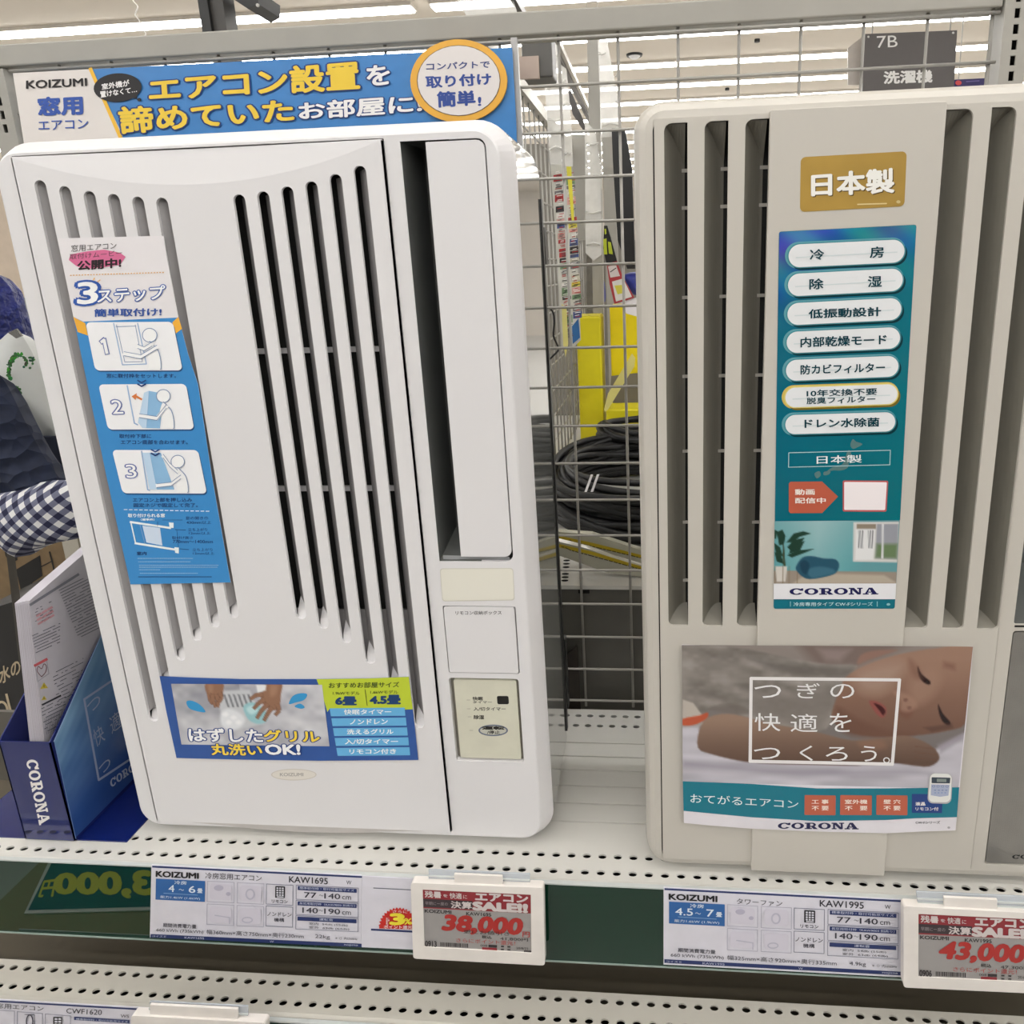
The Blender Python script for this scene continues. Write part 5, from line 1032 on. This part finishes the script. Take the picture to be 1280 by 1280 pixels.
D.lay(1).poly([(20, 712), (50, 694), (53, 720), (26, 738)], BK).poly([(10, 690), (20, 684), (22, 700), (12, 704)], BK).stroke([(52, 708), (64, 702)], 1.4, BK).stroke([(62, 690), (68, 714)], 2, BK).stroke([(38, 724), (42, 736)], 2, BK).ring(14, 690, 8, 10, 3, BK)
build('print', D, INKM, c2_)
slab('white_carton', [(77, 676), (96, 668), (104, 712), (84, 708)], .92, .02, mat('off_white_card', (170, 164, 150), .6), label='small off-white carton end beside the gingham cushion', cat='carton')
lg = pick([(6, 700), (28, 800)], .58); build('metal_leg', MB().hexa(*[[tuple(p) for p in pick([(4, 660), (14, 660), (36, 830), (24, 830)], y)] for y in (.58, .59)]), mat('dark_metal_leg', (70, 66, 60), .4, metal=.5), None, label='dark metal stand leg below the gingham cushion', cat='stand leg')
nl_ = slab('navy_cloth_label', [(44, 546), (100, 546), (100, 640), (70, 600)], .66, .01, mat('navy_label_cloth', (26, 32, 52), .8), label='narrow navy fabric strip with a red and white tag behind the cushion', cat='fabric')
D = Decal(Y=.66, step=.001); D.lay(1).stroke([(56, 560), (62, 574), (66, 590)], 3, (150, 50, 50)).lay(2).stroke([(57, 562), (60, 568)], 1.2, (226, 220, 216)).stroke([(61, 570), (60, 575), (64, 577)], 1.2, (226, 220, 216)).stroke([(62, 580), (66, 584)], 1.2, (226, 220, 216)); build('print', D, INKM, nl_)
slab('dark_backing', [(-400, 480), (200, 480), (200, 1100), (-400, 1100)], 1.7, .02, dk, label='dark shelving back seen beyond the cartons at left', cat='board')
# ------------------------------------------------------------------ rear bay seen through the mesh
ZB = .185
rb = thing('store_shelf', 'white shelf behind the mesh holding yellow boxes and coiled black cables', 'shelf', (0, .7, ZB-.03))
X0b, X1b = -.45, .75
D_ = MB().box(X0b, X1b, .280, 1.45, ZB-.004, ZB); build('deck', D_, steel_w, rb)
build('front_lip', MB().box(X0b, X1b, .2785, .280, ZB-.006, ZB), steel_w, rb)
hm = MB()
for k in range(9): p = at(706+.4*k, 726-4.2*k, Z=ZB); hm.add([(p[0]+.0055*math.cos(a), p[1]+.0035*math.sin(a), ZB+.0004) for a in np.arange(10)/10*6.2832], [tuple(range(10))])
build('punched_holes', hm, hole_m, rb, kind='stuff')
build('grey_back_panel', MB().box(X0b, X1b, .282, .286, -.02, ZB-.006), mat('grey_panel', (88, 86, 80), .35, var=.04), rb)
q_ = at(728, 729, Y=.267); build('lip_slot', MB().box(q_[0]-.008, q_[0]+.008, .2800, .2818, ZB-.013, ZB-.008), hole_m, rb)
slab('dark_wooden_panel', [(695, 826), (716, 812), (722, 806), (727, 905), (702, 902)], .262, .003, mat('dark_brown_board', (40, 32, 26), .5, var=.3, scale=60), label='dark brown board leaning behind the mesh at the foot of the left unit', cat='board')
# receding mesh divider with rail on top
dv_ = thing('mesh_divider', 'grey wire mesh divider running back between the shelves behind the left unit', 'mesh panel', (-.085, .8, .23))
w0 = build('wire', MB().tube([(-.085, .31, .232), (-.085, .31, .90)], .0017, 6), wire_m, dv_, smooth=True)
for k in range(1, 22): copy_part(w0, dv_, (0, .05*k, 0))
w1 = build('wire', MB().tube([(-.087, .29, .235), (-.087, 1.38, .235)], .0017, 6), wire_m, dv_, smooth=True)
for k in range(1, 13): copy_part(w1, dv_, (0, 0, .0513*k))
build('top_rail', MB().box(-.092, -.078, .30, 1.38, .895, .915), mat('bright_steel_rail', (214, 210, 202), .25, metal=.3), dv_)
# yellow boxes
yel = mat('yellow_box_card', (212, 200, 26), .45, var=.03); yel2 = mat('yellow_box_card_deep', (230, 208, 10), .45, var=.03)
def ybox(x0, x1, y0, y1, z0, z1, lab_, m=yel):
    t = thing('yellow_box', lab_, 'box', ((x0+x1)/2, y0, z0), 'yellow boxes on the rear shelf')
    build('carton', MB().box(x0, x1, y0, y1, z0, z1), m, t, bevel=.003); build('flap', MB().box(x0+.004, x1-.004, y0+.004, y1-.004, z1, z1+.0015), m, t)
    return t
a_ = at(721, 562, Z=ZB); Yb = float(a_[1]); a_ = at(723, 480, Y=Yb); b_ = at(754, 480, Y=Yb); tz = float(at(738, 396, Y=Yb)[2])
ybox(a_[0], b_[0]-.002, Yb, Yb+.10, ZB, tz, 'tall narrow yellow box standing left on the shelf behind the mesh')
a_ = at(762, 440, Y=Yb+.02); b_ = at(812, 440, Y=Yb+.02); z_ = float(at(780, 470, Y=Yb+.02)[2]); zt_ = float(at(780, 383, Y=Yb+.02)[2])
zm = float(at(780, 512, Y=Yb-.06)[2]); 
ybox(a_[0]+.002, b_[0], Yb+.03, Yb+.12, ZB, zt_, 'upper yellow box with sloping flap, right of the tall one behind the mesh', yel2)
a2 = at(759, 530, Y=Yb-.06); b2 = at(812, 530, Y=Yb-.06)
ybox(a2[0], b2[0], Yb-.09, Yb-.012, ZB, float(at(780, 512, Y=Yb-.09)[2]), 'low yellow box above the coiled cable, in front of the upper one')
slab('grey_paper_stack', [(764, 470), (800, 466), (800, 508), (774, 510), (762, 500)], Yb-.012+.028, .002, mat('grey_brown_paper', (112, 106, 92), .6), label='grey brown papers tucked between the yellow boxes', cat='paper')
slab('yellow_ruler_card', [(755, 512), (760, 492), (790, 442), (794, 448), (793, 458), (760, 512), (756, 515)], Yb-.10, .003, mat('pale_yellow_card', (216, 206, 124), .5), label='pale yellow printed strip leaning across the yellow boxes', cat='card')
slab('yellow_side_carton', [(672, 390), (679, 376), (686, 560), (680, 600), (676, 600)], .95, .05, yel2, label='sliver of a yellow carton at the rear edge of the left unit', cat='carton')
# coiled cables
cab = mat('black_rubber_cable', (8, 8, 9), .55, var=.15, spec=.6)
def coil(name_lab, cx, cy, z, rx, ry, n, tilt, rad, seed, rise):
    r_ = random.Random(seed); t = thing('cable_coil', name_lab, 'cable', (cx, cy, ZB), 'coiled black cables behind the mesh'); mb = MB()
    for k in range(n):
        q5 = .035*(k % 5 if k > n//2 else k % 3)+r_.random()*.04; a = rx*(1-q5); b = ry*(1-q5); z0 = z+rise*k/n+r_.random()*.008; tx, ty = (r_.random()-.5)*tilt, (r_.random()-.5)*tilt; ox_, oy_ = (r_.random()-.5)*.02, (r_.random()-.5)*.03; ph = r_.random()*6
        path = [(cx+ox_+a*math.cos(u), cy+oy_+b*math.sin(u), max(ZB+rad+.001, z0+tx*math.cos(u)+ty*math.sin(u)+.004*math.sin(3*u+ph))) for u in np.arange(44)/44*6.2832]
        mb.tube(path, rad, 7, True)
    build('cable_loops', mb, cab, t, smooth=True); return t
t = coil('large coil of black cable with a white tie, lying behind the mesh', .112, .625, ZB+.008, .189, .205, 46, .040, .0062, 4, .07)
q_ = at(741, 606, Y=.43)
for dx in (-.006, .004): build('white_tie', MB().hexa([(q_[0]+dx-.008, .43, q_[2]-.012), (q_[0]+dx-.004, .43, q_[2]-.012), (q_[0]+dx+.006, .438, q_[2]+.014), (q_[0]+dx+.002, .438, q_[2]+.014)], [(q_[0]+dx-.008, .433, q_[2]-.012), (q_[0]+dx-.004, .433, q_[2]-.012), (q_[0]+dx+.006, .441, q_[2]+.014), (q_[0]+dx+.002, .441, q_[2]+.014)]), paper_w, t)
coil('smaller coil of black cable stacked behind the large one', .11, .850, ZB+.060, .115, .078, 14, .02, .0062, 9, .045)
# yellow banded clear bags in front of the cables
for (pl, lab_, yy) in (([(686, 664), (740, 668), (808, 690), (808, 706), (735, 684), (686, 672)], 'upper clear bag with yellow printed band, under the cable coil', .335), ([(686, 674), (735, 686), (810, 714), (810, 722), (760, 716), (686, 690)], 'lower clear bag with yellow printed band along the rear shelf edge', .305)):
    b0 = slab('printed_bag', pl, yy, .012, mat('milky_bag', (176, 174, 158), .25, coat=.5, var=.08, scale=20), label=lab_, cat='bag')
    D = Decal(Y=yy, step=.0004); m_ = np.array(pl); ytop = m_[0][1] if yy > .32 else m_[0][1]+1
    q0, q1 = ((700, 671), (806, 697)) if yy > .32 else ((690, 679), (808, 712))
    D.lay(1).stroke([(q0[0], q0[1]+1), (738, q0[1]+(9 if yy > .32 else 12)), q1], 4.2, (184, 160, 40)); rs2 = random.Random(8); x = q0[0]+12.
    while x < q1[0]-3:
        l = 2+rs2.random()*5; f_ = lambda xx: q0[1]+1+(q1[1]-q0[1]-1)*(xx-q0[0])/(q1[0]-q0[0])+(1.5 if xx > 712 else 0); D.lay(2).stroke([(x, f_(x)), (x+l, f_(x+l))], 1.1, (74, 62, 26)); x += l+1.6
    build('yellow_band', D, INKM, b0)
# posts, rails, film and hanging goods of the next aisle
slab('grey_post', [(733.5, 40), (748.5, 40), (757, 545), (745, 545)], 1.18, .03, steel_g, label='grey steel post of the next aisle, left of the clear film', cat='post')
slab('grey_side_plate', [(752, 160), (765, 160), (782, 530), (763, 530)], 1.40, .02, steel_g, label='grey slotted side plate behind the hanging green tool', cat='post')
slab('wide_grey_post', [(713, 168), (732, 168), (738, 300), (722, 300)], 1.16, .02, steel_g, label='broad grey post section behind the price sheets', cat='post')
rail = thing('shelf_rail', 'dark shelf top rail receding towards the centre of the store', 'rail', (-.10, .9, .95))
pa, pb = at(684, 38, Y=.75), at(738, 150, Y=2.1)
def bar(A_, B_, w_, h_): return MB().hexa([(A_[0]-w_, A_[1], A_[2]-h_), (A_[0]+w_, A_[1], A_[2]-h_), (A_[0]+w_, A_[1], A_[2]+h_), (A_[0]-w_, A_[1], A_[2]+h_)], [(B_[0]-w_, B_[1], B_[2]-h_), (B_[0]+w_, B_[1], B_[2]-h_), (B_[0]+w_, B_[1], B_[2]+h_), (B_[0]-w_, B_[1], B_[2]+h_)])
build('dark_bar', bar(pa, pb, .006, .012), mat('dark_rail_metal', (62, 60, 62), .3, metal=.4), rail)
build('bright_edge', bar(at(691, 38, Y=.75), at(742, 150, Y=2.1), .004, .006), mat('bright_steel_rail', (214, 210, 202), .25), rail)
sgn = slab('grey_header_panel', [(709, 115), (713, 112), (729, 150), (735, 172), (731, 166), (716, 143)], 1.9, .02, mat('dark_grey_header', (84, 80, 78), .4), label='dark grey end panel hanging below the receding rail', cat='panel')
tb = thing('box_speaker', 'grey box with beige front under the top bar beside the banner', 'box', tuple(at(670, 98, Y=.40)))
P_ = pick([(652, 68), (690, 66), (691, 97), (652, 98)], .40); build('casing', MB().box(P_[0][0], P_[1][0], .40, .44, P_[3][2], P_[0][2]+.03), mat('dark_grey_metal', (84, 82, 78), .4), tb, bevel=.002)
P_ = pick([(647.5, 71), (673, 69.5), (674, 98), (648.5, 98.5)], .395); build('beige_front', MB().plate([(p[0], p[2]) for p in P_], [], .395, .40), mat('beige_plastic', (176, 158, 146), .5), tb)
# clear hanging film strips with goods and price sheets
for (pl, Y_, lab_) in (([(677, 50), (688, 44), (699, 62), (704, 150), (702, 205), (688, 206), (684, 150)], .66, 'clear hanging film pack left, above the colourful price sheets'), ([(700, 80), (708, 86), (714, 150), (716, 208), (705, 208), (702, 130)], .86, 'narrow clear film pack beside the first one'), ([(747, 46), (758, 46), (772, 120), (775, 170), (752, 172)], 1.05, 'clear film pack hanging by the right grey post'), ([(731, 150), (744, 164), (751, 210), (752, 318), (742, 326), (732, 316)], 1.05, 'crumpled clear bag hanging above the yellow boxes')):
    P_ = pick(pl, Y_); c_ = P_.mean(0)
    t = thing('film_pack', lab_, 'package', (c_[0], Y_, P_[:, 2].min()), 'clear film packs hanging behind the mesh'); m_ = MB()
    lo, hi = P_[:, 2].min(), P_[:, 2].max(); L_ = []
    pts2 = [(p[0], p[2]) for p in P_]; m_.plate(pts2, [], Y_, Y_+.003); build('film', m_, film_m, t)
    for k in range(4):
        zz = lo+(hi-lo)*(.12+.24*k); xs_ = [p[0] for p in P_ if abs(p[2]-zz) < (hi-lo)*.35] or [c_[0]-.01, c_[0]+.01]
        build('film_fold', MB().tube([(min(xs_)+.003, Y_-.002, zz), ((min(xs_)+max(xs_))/2, Y_-.006, zz+.004*(-1)**k), (max(xs_)-.003, Y_-.002, zz)], .0022, 6), film_m, t, smooth=True)
for (pl, Y_, lab_, sd) in (([(688, 206), (703, 204), (712, 300), (708, 430), (702, 440), (697, 330)], .70, 'printed colour price sheet hanging nearest the mesh divider', 1), ([(704, 200), (715, 205), (722, 330), (726, 425), (715, 436), (708, 330)], .90, 'second printed price sheet with a blue foot, hanging behind the first', 2)):
    P_ = pick(pl, Y_); o = build('price_sheet', MB().plate([(p[0], p[2]) for p in P_], [], Y_, Y_+.002), mat('sheet_paper', (198, 196, 186), .4), None, label=lab_, cat='sheet', group='price sheets behind the mesh')
    D = Decal(Y=Y_, step=.0006); r_ = random.Random(sd); cols = [(176, 60, 60), (214, 200, 84), (70, 84, 130), (60, 56, 54), (120, 150, 110), (206, 160, 150)]
    xa = lambda y, s: (690+(y-206)*.075 if sd == 1 else 706+(y-206)*.052)+s
    y = 214.
    while y < (392 if sd == 2 else 418):
        h = 3+r_.random()*7; x_ = xa(y, .8); w_ = 10.5
        if r_.random() < .6: D.lay(1).poly([(x_, y), (x_+w_, y-1.6), (x_+w_+.4, y+h-1.6), (x_, y+h)], r_.choice(cols+[(226, 222, 214), (196, 190, 170), (120, 116, 116)]))
        for q in range(int(h/1.7)): xx = x_+1+r_.random()*3; D.lay(2).stroke([(xx, y+1+q*1.7), (xx+3+r_.random()*5, y+q*1.7)], .8, r_.choice([(60, 56, 60), (90, 88, 92), (180, 60, 60), (236, 232, 226)]))
        y += h+1
    if sd == 2: D.lay(3).poly([(715, 408), (723, 398), (725, 422), (716, 430)], (52, 100, 150)); D.poly([(708, 208), (714, 208), (718, 280), (715, 280)], (216, 206, 70))
    build('print', D, INKM, o)
slab('yellow_tag', [(702, 380), (708, 384), (710, 430), (707, 446), (704, 430)], .69, .002, mat('pale_yellow_card', (216, 206, 124), .5), label='pointed pale yellow tag hanging below the price sheets', cat='tag')
slab('black_hanging_case', [(764.5, 160), (781, 160), (790, 210), (794, 336), (784, 336), (772, 300), (766, 200)], 1.02, .03, black_m, label='tall black case hanging beside the right unit behind the mesh', cat='case')
ht = thing('hand_tool', 'black and lime green hand tool hanging in its red and white pack behind the mesh', 'tool', tuple(at(765, 330, Y=.98)))
slab('handle', [(755, 282), (759, 282), (764, 300), (771, 326), (758, 330), (754, 310)], .98, .012, black_m, ht)
for pl in ([(754, 299), (758, 298), (759, 318), (755, 318)], [(760, 302), (763.5, 303), (766, 318), (761, 317)], [(755.5, 286), (757.5, 286), (758, 292), (756, 293)]): slab('green_grip', pl, .977, .003, mat('lime_plastic', (170, 180, 40), .4), ht)
cd_ = slab('backing_card', [(758, 327), (771, 326), (778, 345), (793, 372), (768, 380), (762, 355)], .985, .002, mat('red_card', (160, 50, 54), .4), ht)
D = Decal(Y=.985, step=.0005); D.lay(1).poly([(760, 333), (770, 331), (775, 345), (763, 347)], (200, 190, 186)).poly([(765, 352), (779, 348), (790, 371), (770, 377)], (206, 202, 196)).lay(2).poly([(768, 357), (777, 356), (781, 366), (772, 368)], (196, 186, 70)).stroke([(763, 340), (770, 335)], 1, (40, 40, 40))
build('print', D, INKM, cd_)
slab('white_header_card', [(776, 378), (795, 372), (798, 396), (783, 392)], .99, .002, mat('white_paper', (226, 222, 224), .5), label='white card behind the right yellow box top', cat='card')
pillow('blue_bag', [(741, 362), (748, 352), (755, 350), (757, 376), (748, 378), (742, 370)], 1.25, .03, mat('blue_bag_film', (34, 44, 130), .4, var=.2), label='blue bag behind the left of the hanging tool', cat='bag')
pillow('blue_bag', [(780, 344), (792, 340), (800, 344), (800, 368), (788, 366), (783, 356)], 1.25, .03, mat('blue_bag_film', (34, 44, 130), .4, var=.2), label='blue bag behind the right of the hanging tool', cat='bag')
slab('black_adapter', [(672, 286), (680, 284), (683, 330), (675, 334)], .36, .02, black_m, label='small black ribbed adapter hanging at the mesh divider', cat='adapter')
build('black_hook_cable', MB().tube([tuple(at(x, y, Y=.50)) for x, y in spline([(677, 378), (690, 388), (693, 402), (692, 420), (698, 436), (690, 446), (681, 455)], False, 4)], .0018, 6), black_m, None, smooth=True, label='thin bent black cable hanging in front of the mesh divider', cat='cable')
# shelving bodies of the next aisle, giving the store some depth
slab('aisle_back_panel', [(600, 180), (733, 180), (733, 600), (600, 600)], 1.5, .02, mat('grey_perforated_panel', (126, 122, 114), .5, var=.06), label='grey back panel behind the mesh divider', cat='panel')
slab('aisle_end_panel', [(733, 300), (830, 300), (830, 600), (733, 600)], 1.62, .02, mat('grey_perforated_panel', (126, 122, 114), .5, var=.06), label='grey panel closing the shelf behind the yellow boxes', cat='panel')
# ------------------------------------------------------------------ hanging above
sg_ = thing('aisle_sign', 'dark grey hanging aisle sign reading 7B with white characters', 'sign', tuple(at(1135, 150, Y=2.5)))
pnl = slab('sign_panel', [(1080.5, 42.5), (1196.5, 37.8), (1190, 150), (1077, 150)], 2.5, .02, mat('dark_grey_sign', (82, 76, 74), .35, var=.03), sg_)
D = Decal(Y=2.5, step=.002); D.lay(1).text('7B', (1096, 45.3, 1122, 60, -1.2), (232, 230, 228), -.01).text('洗濯機', (1105, 89.6, 1165, 104.6, -2), (236, 234, 232), .04).ell(1085.5, 46, 1.4, 1.4, (200, 198, 194)).ell(1191.5, 41, 1.6, 1.4, (220, 218, 214)); build('lettering', D, INKM, pnl)
slab('sign_return', [(1060, 60), (1079, 45), (1078, 106), (1060, 106)], 2.56, .01, mat('pale_sign_return', (196, 188, 180), .4), sg_)
for x in (1198, 1232): p = at(x, 99, Y=3.41); build('sign_wire', MB().tube([tuple(p), (p[0], p[1], CEIL+.02)], .003, 6), wire_m, None, label='thin wire holding the %s end of the navy sign' % ('left' if x < 1210 else 'right'), cat='wire')
for x in (1090, 1187): p = at(x, 44, Y=2.51); build('sign_wire', MB().tube([tuple(p), (p[0], p[1], CEIL+.02)], .003, 6), wire_m, sg_)
o = slab('blue_sign', [(1192.5, 99.5), (1236, 97.5), (1236, 140), (1192, 140)], 3.4, .02, mat('navy_sign', (44, 34, 96), .4), label='navy sign with a red disc, right of the aisle sign', cat='sign'); D = Decal(Y=3.4, step=.003); D.lay(1).ell(1198, 103.5, 4, 3, (206, 80, 84)).stroke([(1208, 102), (1224, 101)], 1.4, (110, 100, 160)); build('print', D, INKM, o)
bk_ = thing('bracket_arm', 'black metal bracket post with a flat arm above the left end of the top bar', 'bracket', tuple(at(283, 38, Y=.30)))
P_ = pick([(270.5, 40), (297.5, 38)], .30); build('post', MB().box(P_[0][0], P_[1][0], .275, .30, .8905, 1.08), mat('dark_grey_bracket', (58, 55, 52), .4), bk_); build('post_edge', MB().box(P_[0][0], P_[0][0]+.012, .27, .275, .9156, 1.08), black_m, bk_)
P_ = pick([(292, -4), (334, -4), (334, 12), (322, 18.5), (300, 4)], .29); build('arm', MB().plate([(p[0], p[2]) for p in P_], [], .27, .32), black_m, bk_)
p_ = at(322, 6.5, Y=.269); build('screw', MB().loft([[(p_[0]+.002*math.cos(a), y, p_[2]+.002*math.sin(a)) for a in np.arange(10)/10*6.2832] for y in (.2685, .270)], True, True), wire_m, bk_)
build('dangling_string', MB().tube([tuple(at(x, y, Y=.9)) for x, y in spline([(164, -30), (163, -12), (166, 0), (172, 8), (170, 15), (169, 19), (173, 24), (176, 30), (178, 36), (182, 42), (180, 47)], False, 5)], .0012, 6), mat('white_string', (236, 232, 226), .5), None, smooth=True, label='curly white string dangling below the first ceiling light', cat='string')
pl_ = at(709, 1, Y=3); build('hook_rail', MB().tube([tuple(at(x, y, Y=1.6)) for x, y in ((733, 9), (734, 3), (746, 2), (747, 9))], .002, 6), mat('pale_metal', (190, 184, 170), .3), None, label='small pale wire hook above the top bar', cat='hook')
fr_ = thing('film_pack', 'clear film pack with bright reflections standing above the top bar', 'package', tuple(at(610, 22, Y=.45)), None)
slab('film', [(569, -6), (640, -6), (648, 22), (585, 24)], .45, .004, film_m, fr_); build('dark_edge', bar(at(640, -8, Y=.44), at(657, 24, Y=.60), .004, .006), mat('dark_rail_metal', (62, 60, 62), .3), fr_)
